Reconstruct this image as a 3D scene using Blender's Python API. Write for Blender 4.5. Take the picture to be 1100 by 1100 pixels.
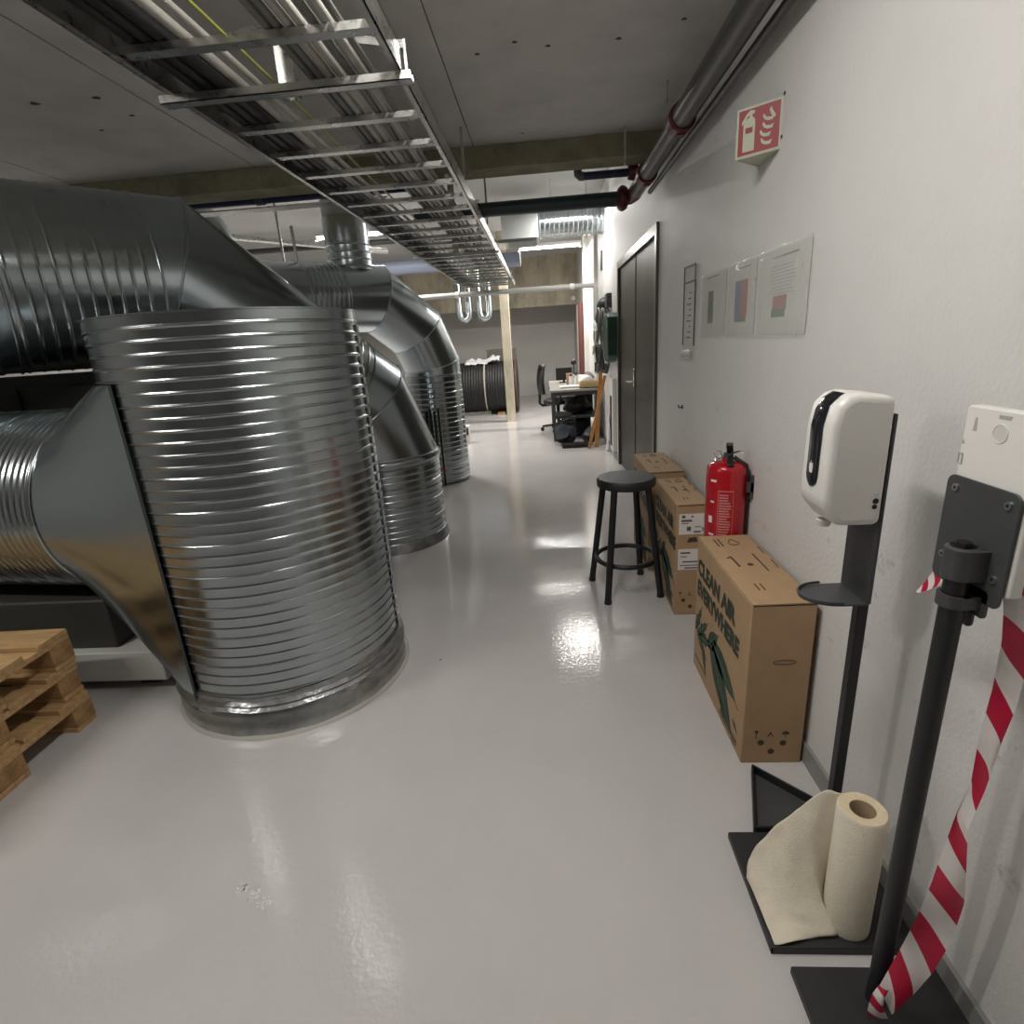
import bpy, math, random
from mathutils import Vector, Matrix, noise
rnd = random.Random(7)
PI = math.pi
for o in list(bpy.data.objects): bpy.data.objects.remove(o)
sc = bpy.context.scene
C = sc.collection

# ------------------------------------------------------------------ camera
F, H = 585.0, 1.45                       # focal length in pixels of the 1100 frame, eye height in metres
VPX, VPY, SLOPE = 583.0, 364.0, -0.068   # vanishing point of the corridor, slope of the horizon
def _d(x, y): return Vector(((x - 550) / F, (550 - y) / F, -1.0)).normalized()
_dy = _d(VPX, VPY); _d2 = _d(VPX + 1000, VPY + SLOPE * 1000)
_dz = _d2.cross(_dy).normalized()
if _dz.y < 0: _dz = -_dz
_dx = _dy.cross(_dz)
RM = Matrix((_dx, _dy, _dz))
def ray(x, y): return RM @ _d(x, y)
EYE = Vector((0, 0, H))
def pz(x, y, z=0.0): d = ray(x, y); return EYE + d * ((z - H) / d.z)
def pX(x, y, X): d = ray(x, y); return EYE + d * (X / d.x)
def pY(x, y, Y): d = ray(x, y); return EYE + d * (Y / d.y)
cam = bpy.data.cameras.new('camera'); cam.sensor_width = 36; cam.lens = F / 1100 * 36; cam.clip_start = .02
camo = bpy.data.objects.new('camera', cam); C.objects.link(camo)
camo.matrix_world = Matrix.Translation(EYE) @ RM.to_4x4()
sc.camera = camo

# ------------------------------------------------------------------ world, exposure
w = bpy.data.worlds.new('world'); sc.world = w; w.use_nodes = True
w.node_tree.nodes['Background'].inputs[0].default_value = (0, 0, 0, 1)   # closed room: no light from outside
w.node_tree.nodes['Background'].inputs[1].default_value = 0
vs = sc.view_settings
vs.view_transform = 'Standard'; vs.look = 'None'; vs.gamma = 1; vs.use_curve_mapping = False; vs.exposure = 0.0
L_NEAR, L_FAR = 24.0, 60.0               # watts of the near and the far fluorescent battens

# ------------------------------------------------------------------ materials
MATS = {}
def mat(name, col, rough=.5, metal=0., var=.0, vscale=6., bump=0., bscale=60., spec=.5, emit=None, alpha=1., trans=0., stretch=None, rvar=0., detail=4., coat=0.):
    if name in MATS: return MATS[name]
    m = bpy.data.materials.new(name); m.use_nodes = True; nt = m.node_tree
    b = nt.nodes['Principled BSDF']
    c = (*col, 1)
    b.inputs['Base Color'].default_value = c; b.inputs['Roughness'].default_value = rough; b.inputs['Metallic'].default_value = metal
    b.inputs['Specular IOR Level'].default_value = spec; b.inputs['Alpha'].default_value = alpha
    b.inputs['Transmission Weight'].default_value = trans; b.inputs['Coat Weight'].default_value = coat
    if emit: b.inputs['Emission Color'].default_value = (*emit[0], 1); b.inputs['Emission Strength'].default_value = emit[1]
    if var or bump or rvar:
        tc = nt.nodes.new('ShaderNodeTexCoord'); vec = tc.outputs['Object']
        if stretch:
            mp = nt.nodes.new('ShaderNodeMapping'); mp.inputs['Scale'].default_value = stretch
            nt.links.new(vec, mp.inputs[0]); vec = mp.outputs[0]
    if var or rvar:
        n = nt.nodes.new('ShaderNodeTexNoise'); n.inputs['Scale'].default_value = vscale; n.inputs['Detail'].default_value = detail; n.inputs['Roughness'].default_value = .65
        nt.links.new(vec, n.inputs['Vector'])
    if var:
        r = nt.nodes.new('ShaderNodeValToRGB')
        r.color_ramp.elements[0].position = .3; r.color_ramp.elements[1].position = .7
        r.color_ramp.elements[0].color = (*[max(0, v * (1 - var)) for v in col], 1)
        r.color_ramp.elements[1].color = (*[min(1, v * (1 + var)) for v in col], 1)
        nt.links.new(n.outputs['Fac'], r.inputs[0]); nt.links.new(r.outputs[0], b.inputs['Base Color'])
    if rvar:
        mr = nt.nodes.new('ShaderNodeMapRange'); mr.inputs['To Min'].default_value = max(.02, rough - rvar); mr.inputs['To Max'].default_value = rough + rvar
        mr.inputs['From Min'].default_value = .3; mr.inputs['From Max'].default_value = .7
        nt.links.new(n.outputs['Fac'], mr.inputs[0]); nt.links.new(mr.outputs[0], b.inputs['Roughness'])
    if bump:
        n2 = nt.nodes.new('ShaderNodeTexNoise'); n2.inputs['Scale'].default_value = bscale; n2.inputs['Detail'].default_value = 3
        nt.links.new(vec, n2.inputs['Vector'])
        bp = nt.nodes.new('ShaderNodeBump'); bp.inputs['Strength'].default_value = bump; bp.inputs['Distance'].default_value = .01
        nt.links.new(n2.outputs['Fac'], bp.inputs['Height']); nt.links.new(bp.outputs[0], b.inputs['Normal'])
    MATS[name] = m
    return m

def mat_floor():
    m = mat('epoxy_floor', (.54, .52, .51), .085, var=.05, vscale=1.3, rvar=.03, bump=.085, bscale=52, detail=8)
    nt = m.node_tree; b = nt.nodes['Principled BSDF']
    tc = nt.nodes.new('ShaderNodeTexCoord')
    # dirt specks and scuffs
    v = nt.nodes.new('ShaderNodeTexVoronoi'); v.inputs['Scale'].default_value = 9; v.inputs['Randomness'].default_value = 1
    nt.links.new(tc.outputs['Object'], v.inputs['Vector'])
    lt = nt.nodes.new('ShaderNodeMath'); lt.operation = 'LESS_THAN'; lt.inputs[1].default_value = .055
    nt.links.new(v.outputs['Distance'], lt.inputs[0])
    sep = nt.nodes.new('ShaderNodeSeparateColor'); nt.links.new(v.outputs['Color'], sep.inputs[0])
    gt = nt.nodes.new('ShaderNodeMath'); gt.operation = 'GREATER_THAN'; gt.inputs[1].default_value = .88
    nt.links.new(sep.outputs[0], gt.inputs[0])
    mu = nt.nodes.new('ShaderNodeMath'); mu.operation = 'MULTIPLY'; nt.links.new(lt.outputs[0], mu.inputs[0]); nt.links.new(gt.outputs[0], mu.inputs[1])
    mx = nt.nodes.new('ShaderNodeMix'); mx.data_type = 'RGBA'
    old = b.inputs['Base Color'].links[0].from_socket
    nt.links.new(mu.outputs[0], mx.inputs[0]); nt.links.new(old, mx.inputs[6]); mx.inputs[7].default_value = (.16, .15, .14, 1)
    nt.links.new(mx.outputs[2], b.inputs['Base Color'])
    return m
def mat_wall():
    m = mat('white_plaster', (.69, .68, .66), .55, var=.03, vscale=2.2, bump=.22, bscale=75)
    nt = m.node_tree; b = nt.nodes['Principled BSDF']
    tc = nt.nodes.new('ShaderNodeTexCoord')
    # scuff marks around the extinguisher and boxes (low on the wall)
    n = nt.nodes.new('ShaderNodeTexNoise'); n.inputs['Scale'].default_value = 9; n.inputs['Detail'].default_value = 7; n.inputs['Roughness'].default_value = .75
    nt.links.new(tc.outputs['Object'], n.inputs['Vector'])
    r = nt.nodes.new('ShaderNodeValToRGB'); r.color_ramp.elements[0].position = .60; r.color_ramp.elements[1].position = .74
    nt.links.new(n.outputs['Fac'], r.inputs[0])
    n3 = nt.nodes.new('ShaderNodeTexNoise'); n3.inputs['Scale'].default_value = .9
    nt.links.new(tc.outputs['Object'], n3.inputs['Vector'])
    r3 = nt.nodes.new('ShaderNodeValToRGB'); r3.color_ramp.elements[0].position = .40; r3.color_ramp.elements[1].position = .55
    nt.links.new(n3.outputs['Fac'], r3.inputs[0])
    mu = nt.nodes.new('ShaderNodeMath'); mu.operation = 'MULTIPLY'; nt.links.new(r.outputs[0], mu.inputs[0]); nt.links.new(r3.outputs[0], mu.inputs[1])
    sp_ = nt.nodes.new('ShaderNodeSeparateXYZ'); nt.links.new(tc.outputs['Object'], sp_.inputs[0])
    zr = nt.nodes.new('ShaderNodeMapRange'); zr.inputs['From Min'].default_value = 1.2; zr.inputs['From Max'].default_value = .9; zr.inputs['To Min'].default_value = .08; zr.inputs['To Max'].default_value = .85
    nt.links.new(sp_.outputs['Z'], zr.inputs[0])
    m2 = nt.nodes.new('ShaderNodeMath'); m2.operation = 'MULTIPLY'; nt.links.new(mu.outputs[0], m2.inputs[0]); nt.links.new(zr.outputs[0], m2.inputs[1])
    mx = nt.nodes.new('ShaderNodeMix'); mx.data_type = 'RGBA'; old = b.inputs['Base Color'].links[0].from_socket
    nt.links.new(m2.outputs[0], mx.inputs[0]); nt.links.new(old, mx.inputs[6]); mx.inputs[7].default_value = (.30, .27, .24, 1)
    nt.links.new(mx.outputs[2], b.inputs['Base Color'])
    return m
def mat_galv(name, col, rough, vs=14.):
    m = mat(name, col, rough, 1., var=.03, vscale=vs * .3, detail=2)
    return m
FLOOR = mat_floor(); WALL = mat_wall()
WALLF = mat('white_wall_far', (.70, .68, .64), .6, var=.05, vscale=1.5, bump=.2, bscale=50)
CEIL = mat('concrete_ceiling', (.62, .60, .575), .8, var=.10, vscale=3, bump=.12, bscale=40)
CEILF = mat('painted_ceiling', (.55, .55, .54), .8, var=.05, vscale=2)
BEAM = mat('olive_concrete', (.26, .24, .16), .85, var=.30, vscale=5, bump=.3, bscale=30)
BAND = mat('stained_concrete', (.50, .45, .34), .8, var=.38, vscale=3.2, bump=.2, bscale=20, stretch=(1, 1, .45), detail=8)
DARKW = mat('side_wall', (.52, .51, .49), .8, var=.1)
SHADEFILL = mat('shade_fill', (.045, .045, .04), .6, var=.1)  # near-black colour stands in for the shade below and behind the ducts
GALV = mat_galv('galvanized_steel', (.385, .425, .435), .21)
GALVD = mat_galv('galvanized_smooth', (.40, .455, .48), .22, 6.)
GALVB = mat_galv('galvanized_bright', (.57, .63, .66), .24, 9.)
STEEL = mat('zinc_steel', (.62, .62, .60), .32, 1., var=.1, vscale=25, rvar=.08)
SEAL = mat('grey_sealant', (.34, .35, .35), .30, .85, var=.25, vscale=20, bump=.4, bscale=30)
SEAL2 = mat('dull_galvanized', (.40, .41, .40), .32, .9, var=.2, vscale=14, bump=.1, bscale=22)
CARD = mat('cardboard', (.40, .262, .145), .75, var=.06, vscale=12, bump=.05, bscale=90)
CARDE = mat('cardboard_edge', (.07, .042, .022), .8)
INK = mat('dark_green_ink', (.018, .035, .018), .6)
LEAFI = mat('leaf_green_ink', (.016, .045, .024), .6, var=.35, vscale=40)
LEAFL = mat('leaf_vein_ink', (.07, .13, .08), .6)
BLACK = mat('black_metal', (.010, .011, .013), .42, var=.2, vscale=20)
BLKPL = mat('black_plastic', (.012, .012, .012), .5)
CHAR = mat('charcoal_metal', (.072, .075, .078), .45, .3, var=.08, vscale=30)
WPLAST = mat('white_plastic', (.78, .76, .72), .32)
GPLAST = mat('offwhite_plastic', (.66, .64, .60), .4)
SMOKE = mat('smoked_window', (.012, .013, .016), .12)
RED = mat('extinguisher_red', (.40, .004, .012), .22, coat=.4)
REDP = mat('pipe_fitting_red', (.085, .008, .013), .4)
SIGNR = mat('sign_red', (.30, .018, .025), .45)
SIGNW = mat('sign_cream', (.52, .54, .42), .5)
WHITEP = mat('white_print', (.75, .72, .68), .6)
PAPER = mat('kitchen_paper', (.72, .66, .53), .9, var=.03, vscale=30, bump=.25, bscale=240)
PAPERE = mat('paper_roll_edge', (.70, .58, .40), .9, var=.08, vscale=60)
CORE = mat('roll_core', (.30, .22, .13), .9)
TAPER = mat('tape_red', (.50, .012, .05), .35)
TAPEW = mat('tape_white', (.78, .73, .70), .35)
WOOD = mat('pallet_wood', (.46, .29, .13), .8, var=.28, vscale=4, bump=.3, bscale=30, stretch=(1.2, 9, 9))
WOODB = mat('pallet_block', (.33, .19, .08), .85, var=.35, vscale=22, bump=.4, bscale=60)
STICK = mat('orange_wood', (.42, .19, .055), .6, var=.2, vscale=8, stretch=(8, 8, 1))
DOORM = mat('bronze_door', (.050, .044, .034), .42, .4, var=.06, vscale=2, rvar=.05)
DOORF = mat('door_frame_metal', (.13, .12, .105), .35, .7)
CHROME = mat('chrome', (.75, .75, .74), .15, 1.)
BLUEP = mat('blue_pipe', (.012, .02, .07), .4)
TEALP = mat('dark_teal_pipe', (.022, .045, .05), .35)
GREYP = mat('grey_pipe', (.42, .42, .40), .5)
DPIPE = mat('dark_steel_pipe', (.085, .082, .078), .35, .6, var=.15, vscale=8)
CABG = mat('grey_cable', (.17, .168, .155), .55)
CABL = mat('light_grey_cable', (.40, .385, .345), .5)
CABK = mat('black_cable', (.015, .015, .015), .5)
CABY = mat('yellow_green_cable', (.30, .31, .06), .5)
SKIRT = mat('grey_skirting', (.26, .26, .25), .5)
CONDU = mat('white_conduit', (.74, .72, .68), .5)
HOSE = mat('black_hose', (.009, .0085, .008), .6)
HOSEE = mat('hose_end', (.07, .045, .035), .8)
CLEAR = mat('clear_plastic', (.80, .82, .78), .12, alpha=.32, bump=.8, bscale=22)
FOIL = mat('plastic_foil', (.75, .76, .75), .25, alpha=.75)
SHEET = mat('paper_sheet', (.60, .595, .565), .7)
PRTG = mat('print_green', (.06, .16, .08), .7); PRTR = mat('print_red', (.35, .10, .08), .7); PRTB = mat('print_blue', (.09, .12, .26), .7)
PRTK = mat('print_dark', (.10, .10, .10), .7)
GREEN = mat('green_case', (.007, .042, .024), .4)
GREENR = mat('green_case_rim', (.30, .42, .36), .4)
LAMPW = mat('lamp_housing', (.75, .75, .73), .4)
TUBE = mat('lamp_tube', (1, 1, 1), .3, emit=((1, .96, .90), 30.))
DESKT = mat('grey_desktop', (.36, .35, .32), .3)
PLINTH = mat('plinth_paint', (.52, .51, .49), .6, var=.04)
WORN = mat('worn_floor_patch', (.80, .79, .77), .8)
WOODBOX = mat('plywood', (.45, .33, .17), .7, var=.15, vscale=9)
GREYC = mat('grey_cloth', (.22, .22, .21), .9, var=.3, vscale=14)
BOTTLE = mat('grey_plastic', (.30, .31, .31), .5)

# ------------------------------------------------------------------ mesh helpers
def frame(d):
    d = Vector(d).normalized()
    u = d.cross(Vector((0, 0, 1)))
    if u.length < 1e-4: u = Vector((1, 0, 0))
    u.normalize(); v = u.cross(d); return d, u, v
class MB:
    def __init__(s): s.v = []; s.f = []; s.m = []
    def add(s, vs, fs, mi=0):
        n = len(s.v); s.v += [Vector(p) for p in vs]; s.f += [tuple(i + n for i in f) for f in fs]; s.m += [mi] * len(fs); return s
    def box(s, lo, hi, mi=0):
        (a, b, c), (d, e, f) = lo, hi
        a, d = min(a, d), max(a, d); b, e = min(b, e), max(b, e); c, f = min(c, f), max(c, f)
        return s.add([(a, b, c), (d, b, c), (d, e, c), (a, e, c), (a, b, f), (d, b, f), (d, e, f), (a, e, f)],
                     [(0, 3, 2, 1), (4, 5, 6, 7), (0, 1, 5, 4), (1, 2, 6, 5), (2, 3, 7, 6), (3, 0, 4, 7)], mi)
    def bar(s, p, q, wd, ht, up=(0, 0, 1), mi=0):          # a rectangular bar from p to q
        p, q = Vector(p), Vector(q); d = (q - p).normalized(); up = Vector(up)
        sd = d.cross(up)
        if sd.length < 1e-4: sd = d.cross(Vector((0, 1, 0)))
        sd.normalize(); up = sd.cross(d)
        c = [p + sd * a * wd / 2 + up * b * ht / 2 for a, b in ((-1, -1), (1, -1), (1, 1), (-1, 1))] + [q + sd * a * wd / 2 + up * b * ht / 2 for a, b in ((-1, -1), (1, -1), (1, 1), (-1, 1))]
        return s.add(c, [(0, 1, 2, 3), (7, 6, 5, 4), (0, 4, 5, 1), (1, 5, 6, 2), (2, 6, 7, 3), (3, 7, 4, 0)], mi)
    def loft(s, rings, cap0=True, cap1=True, closed=True, mi=0):
        n = len(rings[0]); vs = [p for r in rings for p in r]; fs = []
        for i in range(len(rings) - 1):
            for k in range(n if closed else n - 1):
                a = i * n + k; b = i * n + (k + 1) % n
                fs.append((a, b, b + n, a + n))
        if cap0: fs.append(tuple(range(n - 1, -1, -1)))
        if cap1: fs.append(tuple(range((len(rings) - 1) * n, len(rings) * n)))
        return s.add(vs, fs, mi)
    def cyl(s, p, q, r, r2=None, seg=20, cap=True, mi=0):
        p, q = Vector(p), Vector(q); d, u, v = frame(q - p); r2 = r if r2 is None else r2
        ring = lambda c, R: [c + (u * math.cos(a) + v * math.sin(a)) * R for a in [2 * PI * k / seg for k in range(seg)]]
        return s.loft([ring(p, r), ring(q, r2)], cap, cap, mi=mi)
    def lathe(s, base, prof, axis=(0, 0, 1), seg=32, cap0=True, cap1=True, mi=0):
        d, u, v = frame(axis); base = Vector(base)
        return s.loft([[base + d * h + (u * math.cos(a) + v * math.sin(a)) * r for a in [2 * PI * k / seg for k in range(seg)]] for r, h in prof], cap0, cap1, mi=mi)
    def tube(s, pts, r, seg=10, closed=False, cap=True, mi=0):
        pts = [Vector(p) for p in pts]; n = len(pts); rings = []
        t0 = (pts[1] - pts[0]).normalized(); _, u, _ = frame(t0)
        for i, p in enumerate(pts):
            if closed: t = pts[(i + 1) % n] - pts[i - 1]
            else: t = pts[min(i + 1, n - 1)] - pts[max(i - 1, 0)]
            t.normalize(); u = (u - t * u.dot(t)).normalized(); v = t.cross(u)
            rr = r[i] if isinstance(r, (list, tuple)) else r
            rings.append([p + (u * math.cos(a) + v * math.sin(a)) * rr for a in [2 * PI * k / seg for k in range(seg)]])
        if closed: rings.append(rings[0]); return s.loft(rings, False, False, mi=mi)
        return s.loft(rings, cap, cap, mi=mi)
    def prism(s, poly, ex, mi=0):                           # planar polygon swept by the vector ex
        ex = Vector(ex); poly = [Vector(p) for p in poly]; n = len(poly)
        return s.add(poly + [p + ex for p in poly], [tuple(range(n - 1, -1, -1)), tuple(range(n, 2 * n))] + [(k, (k + 1) % n, (k + 1) % n + n, k + n) for k in range(n)], mi)
    def xf(s, m): s.v = [m @ p for p in s.v]; return s
    def jitter(s, a, sc_=3.):
        s.v = [p + noise.noise_vector(p * sc_) * a for p in s.v]; return s
    def mesh(s, name, mats, off=Vector((0, 0, 0)), smooth=None):
        me = bpy.data.meshes.new(name); me.from_pydata([p - off for p in s.v], [], s.f)
        for m in mats: me.materials.append(m)
        if len(mats) > 1: me.polygons.foreach_set('material_index', s.m)
        import bmesh
        bm = bmesh.new(); bm.from_mesh(me); bmesh.ops.recalc_face_normals(bm, faces=bm.faces); bm.to_mesh(me); bm.free()
        if smooth: me.shade_smooth(); me.set_sharp_from_angle(angle=math.radians(smooth))
        return me
    def build(s, name, m, parent=None, smooth=None, bevel=0., bseg=2, origin=None, fix=False):
        mats = m if isinstance(m, (list, tuple)) else [m]
        if parent is not None: off = Vector(parent['_o'])
        elif origin is not None: off = Vector(origin)
        else:
            xs = [p.x for p in s.v]; ys = [p.y for p in s.v]; zs = [p.z for p in s.v]
            off = Vector(((min(xs) + max(xs)) / 2, (min(ys) + max(ys)) / 2, min(zs)))
        o = bpy.data.objects.new(name, s.mesh(name, mats, off, smooth)); C.objects.link(o)
        ORG[o.name] = off
        if parent is not None: o.parent = parent['_e']
        else: o.location = off
        if bevel:
            b = o.modifiers.new('bevel', 'BEVEL'); b.width = bevel; b.segments = bseg; b.limit_method = 'ANGLE'; b.angle_limit = .6
            o.data.shade_smooth(); o.data.set_sharp_from_angle(angle=math.radians(40)) if not smooth else None
            b.harden_normals = False
        return o
ORG = {}
def T(o): return {'_e': o, '_o': ORG[o.name]}                # handle for parenting
def thing(name, label, cat, loc, group=None):
    o = bpy.data.objects.new(name, None); C.objects.link(o); o.location = loc; o.empty_display_size = .1
    ORG[o.name] = Vector(loc); o['label'] = label; o['category'] = cat
    if group: o['group'] = group
    return T(o)
def tag(o, label, cat, group=None):
    o['label'] = label; o['category'] = cat
    if group: o['group'] = group
    return o
def struct(o, label=None):
    o['kind'] = 'structure'
    if label: o['label'] = label
    return o
def copy_thing(h, loc, rotz=0., label=None):
    r = h['_e'].copy(); C.objects.link(r); r.location = loc; r.rotation_euler = (0, 0, rotz); ORG[r.name] = Vector(loc)
    if label: r['label'] = label
    for ch in h['_e'].children:
        c = ch.copy(); C.objects.link(c); c.parent = r
        for g in ch.children:
            d = g.copy(); C.objects.link(d); d.parent = c
    return r
def text(body, size, org, xd, yd, m, parent, name='lettering', bold=0., stretch=1.):
    cu = bpy.data.curves.new('t', 'FONT'); cu.body = body; cu.size = size; cu.offset = bold; cu.resolution_u = 3
    o = bpy.data.objects.new('t', cu); C.objects.link(o); bpy.context.view_layer.update()
    me = bpy.data.meshes.new_from_object(o.evaluated_get(bpy.context.evaluated_depsgraph_get()))
    bpy.data.objects.remove(o)
    xd, yd = Vector(xd).normalized(), Vector(yd).normalized(); n = xd.cross(yd); org = Vector(org)
    b = MB(); b.v = [org + xd * v.co.x * stretch + yd * v.co.y + n * .0012 for v in me.vertices]; b.f = [tuple(p.vertices) for p in me.polygons]; b.m = [0] * len(b.f)
    ob = b.build(name, m, parent); return ob
def arc(c, r, a0, a1, n, ax=(1, 0, 0), ay=(0, 0, 1)):
    c, ax, ay = Vector(c), Vector(ax), Vector(ay)
    return [c + ax * r * math.cos(a0 + (a1 - a0) * k / (n - 1)) + ay * r * math.sin(a0 + (a1 - a0) * k / (n - 1)) for k in range(n)]

# ------------------------------------------------------------------ ducts
def ribbed(b, A, B, R, sp=.045, amp=.006, lead=0., seg=96, wid=.13, ref=None, skip=None):
    """corrugated pipe from A to B; lead > 0 makes the ribs run as a spiral"""
    A, B = Vector(A), Vector(B); Ln = (B - A).length; d = (B - A) / Ln
    if ref is None: _, u, v = frame(d)
    else: v = Vector(ref).normalized(); u = v.cross(d).normalized()
    rows = [(0., 0.)]
    t = sp / 2
    k = 0
    while t < Ln - sp * .3:
        big = 1.3 if k % 3 == 0 else .85
        for o_, a_ in ((-wid * 1.3, 0), (-wid, .02), (-wid * .45, .8 * big), (0, big), (wid * .45, .8 * big), (wid, .02), (wid * 1.3, 0)): rows.append((t + o_ * sp, a_ * amp))
        t += sp; k += 1
    rows.append((Ln, 0.))
    rings = []
    for t, a in rows:
        ring = []
        for j in range(seg):
            th = 2 * PI * j / seg
            # triangular phase keeps the spiral seamless
            tt = t + (lead * (1 - abs(1 - 2 * j / seg)) if lead and 0 < t else 0)
            if t == Ln: tt = Ln
            tt = min(max(tt, 0), Ln)
            ring.append(A + d * tt + (u * math.cos(th) + v * math.sin(th)) * (R + a))
        rings.append(ring)
    return b.loft(rings, False, False)
def gore(b, P0, P1, n0, n1, R, ref, seg=72):
    """one mitred sheet of a segmented elbow"""
    P0, P1 = Vector(P0), Vector(P1); d = (P1 - P0).normalized(); v = Vector(ref).normalized(); u = v.cross(d).normalized()
    r0, r1 = [], []
    for k in range(seg):
        a = 2 * PI * k / seg; off = (u * math.cos(a) + v * math.sin(a)) * R
        r0.append(P0 + off - d * (off.dot(n0) / d.dot(n0))); r1.append(P1 + off - d * (off.dot(n1) / d.dot(n1)))
    b.loft([r0, r1], False, False); return r0, r1
def duct_run(h, pts, R, ref, kinds, mats, seam=.007, sp=.045, amp=.006, endn=None):
    """polyline of duct axis: kinds[i] is 'r' (ribbed) or 's' (smooth) for leg i, mitred joints between"""
    pts = [Vector(p) for p in pts]; n = len(pts)
    dirs = [(pts[i + 1] - pts[i]).normalized() for i in range(n - 1)]
    nor = [dirs[0]] + [(dirs[i - 1] + dirs[i]).normalized() for i in range(1, n - 1)] + [Vector(endn) if endn else dirs[-1]]
    for i in range(n - 1):
        b = MB()
        if kinds[i] == 'r':
            ribbed(b, pts[i], pts[i + 1], R, sp, amp, ref=ref); b.build('ribbed_section', mats[i], h, smooth=50)
            r1 = None
        else:
            r0, r1 = gore(b, pts[i], pts[i + 1], nor[i], nor[i + 1], R, ref); b.build('elbow_segment', mats[i], h, smooth=50)
            if seam: MB().tube(r1, seam, 6, closed=True).build('seam', mats[i], h, smooth=60)
            if seam and (i == 0 or kinds[i - 1] == 'r'): MB().tube(r0, seam, 6, closed=True).build('seam', mats[i], h, smooth=60)

# ================================================================== LAMPS
def batten(p, q, z, label, watts, hang=0.06, group=None, suf=''):
    """fluorescent batten from p to q (xy) whose tube hangs at height z"""
    p, q = Vector((*p, z)), Vector((*q, z)); mid = (p + q) / 2; d = (q - p).normalized()
    h = thing('ceiling_lamp' + suf, label, 'lamp', mid, group)
    MB().bar(p + Vector((0, 0, .05)), q + Vector((0, 0, .05)), .09, .05).build('housing', LAMPW, h, bevel=.006)
    MB().cyl(p + d * .03, q - d * .03, .014, seg=10).build('tube', TUBE, h, smooth=60)
    for e in (p + d * .02, q - d * .02): MB().bar(e - d * .012, e + d * .012, .04, .05).build('tube_holder', LAMPW, h)
    if hang > .08:
        for t in (.15, .85):
            c = p.lerp(q, t); MB().cyl(c + Vector((0, 0, .07)), c + Vector((0, 0, hang)), .004, seg=6).build('hanger', STEEL, h)
    L = bpy.data.lights.new('lamp_light' + suf, 'AREA'); L.shape = 'RECTANGLE'; L.size = (q - p).length; L.size_y = .05; L.energy = watts; L.color = (1, .965, .92)
    lo = bpy.data.objects.new('lamp_light' + suf, L); C.objects.link(lo); lo.parent = h['_e']; lo.location = (0, 0, -.02)
    lo.rotation_euler = (0, 0, math.atan2(d.y, d.x))
    return h
CZ, CZF = 2.70, 3.25     # ceiling heights near / beyond the beam
WX = .84                 # right wall
batten((-.28, .5), (-.28, 1.7), CZ - .085, 'fluorescent batten on the low ceiling beside the cable ladder end', L_NEAR, suf='_offscreen')
batten((-3.5, .45), (-2.3, .45), CZ - .085, 'fluorescent batten on the low ceiling over the pallets', L_NEAR * 1.2, suf='_offscreen')
batten((.08, 7.35), (.68, 7.35), 2.97, 'fluorescent batten hanging close to the white wall beyond the double door', L_FAR * .35, CZF - 2.97)
batten((-.35, 10.2), (.72, 10.2), 2.92, 'fluorescent batten hanging behind the wall duct above the desk', L_FAR * 1.7, CZF - 2.92)
batten((-3.03, 8.05), (-1.83, 8.05), 2.945, 'fluorescent batten hanging beyond the upright round duct', L_FAR * 2.0, CZF - 2.945)

# ================================================================== STRUCTURE
X0, Y0, Y1 = -5.2, -5.0, 15.2
fl = struct(MB().box((X0, Y0, -.1), (WX + .2, Y1 + .2, 0)).build('floor', FLOOR, origin=(0, 0, 0)), 'light grey glossy epoxy floor')
DY0, DY1, DZ = 4.26, 6.34, 2.15
wr = MB(); wr.box((WX, Y0, 0), (WX + .2, DY0, CZF + .3)); wr.box((WX, DY1, 0), (WX + .2, Y1 + .2, CZF + .3)); wr.box((WX, DY0, DZ), (WX + .2, DY1, CZF + .3)); wr.box((WX + .15, DY0, 0), (WX + .2, DY1, DZ))
struct(wr.build('wall_right', WALL, origin=(0, 0, 0)), 'rough white painted plaster wall')
struct(MB().box((X0, Y1, 0), (WX, Y1 + .2, CZF + .3)).build('wall_back', WALLF), 'pale wall at the end of the corridor')
struct(MB().box((X0 - .2, Y0, 0), (X0, Y1, CZF + .3)).build('wall_left', DARKW))
struct(MB().box((X0, Y0 - .2, 0), (WX, Y0, CZF + .3)).build('wall_front', DARKW))
BY = 4.18
ce = struct(MB().box((X0, Y0, CZ + .02), (WX, BY, CZ + .3)).build('ceiling', CEIL, origin=(0, 0, 0)), 'low grey concrete slab ceiling')
ch = T(ce)
for a, b_ in ((X0, -3.245), (-3.235, -1.915), (-1.905, -.405), (-.399, WX)):
    MB().box((a, Y0, CZ), (b_, BY, CZ + .02)).build('ceiling_slab', CEIL, ch)
struct(MB().box((X0, BY + .2, CZF), (WX, Y1, CZF + .3)).build('ceiling', CEILF), 'higher pale ceiling beyond the beam')
bm_ = MB(); n_ = 40
for i in range(n_):                                          # beam with a chipped upper corner
    a = X0 + (WX - X0) * i / n_; c = X0 + (WX - X0) * (i + 1) / n_
    bm_.box((a, BY - .015 * rnd.random(), 2.565), (c, BY + .22, CZ - .006 * rnd.random()))
bm_.box((X0, BY, CZ - .02), (WX, BY + .22, CZF + .1))
struct(bm_.build('trim_1', BEAM), 'olive stained concrete ceiling beam')
struct(MB().box((X0, 13.6, 2.175), (WX, 13.9, CZF)).build('trim_2', BAND), 'water stained concrete beam near the back wall')
cb = MB().box((pz(545.5, 453).x, 10.28, 0), (pz(551.5, 453).x + .045, 10.44, CZF))
struct(cb.build('trim_3', BAND), 'narrow stained concrete column on the floor')
struct(MB().box((WX - .07, 10.4, 0), (WX, 10.75, CZF)).build('trim_4', WALLF), 'white pilaster on the wall past the door')
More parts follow.
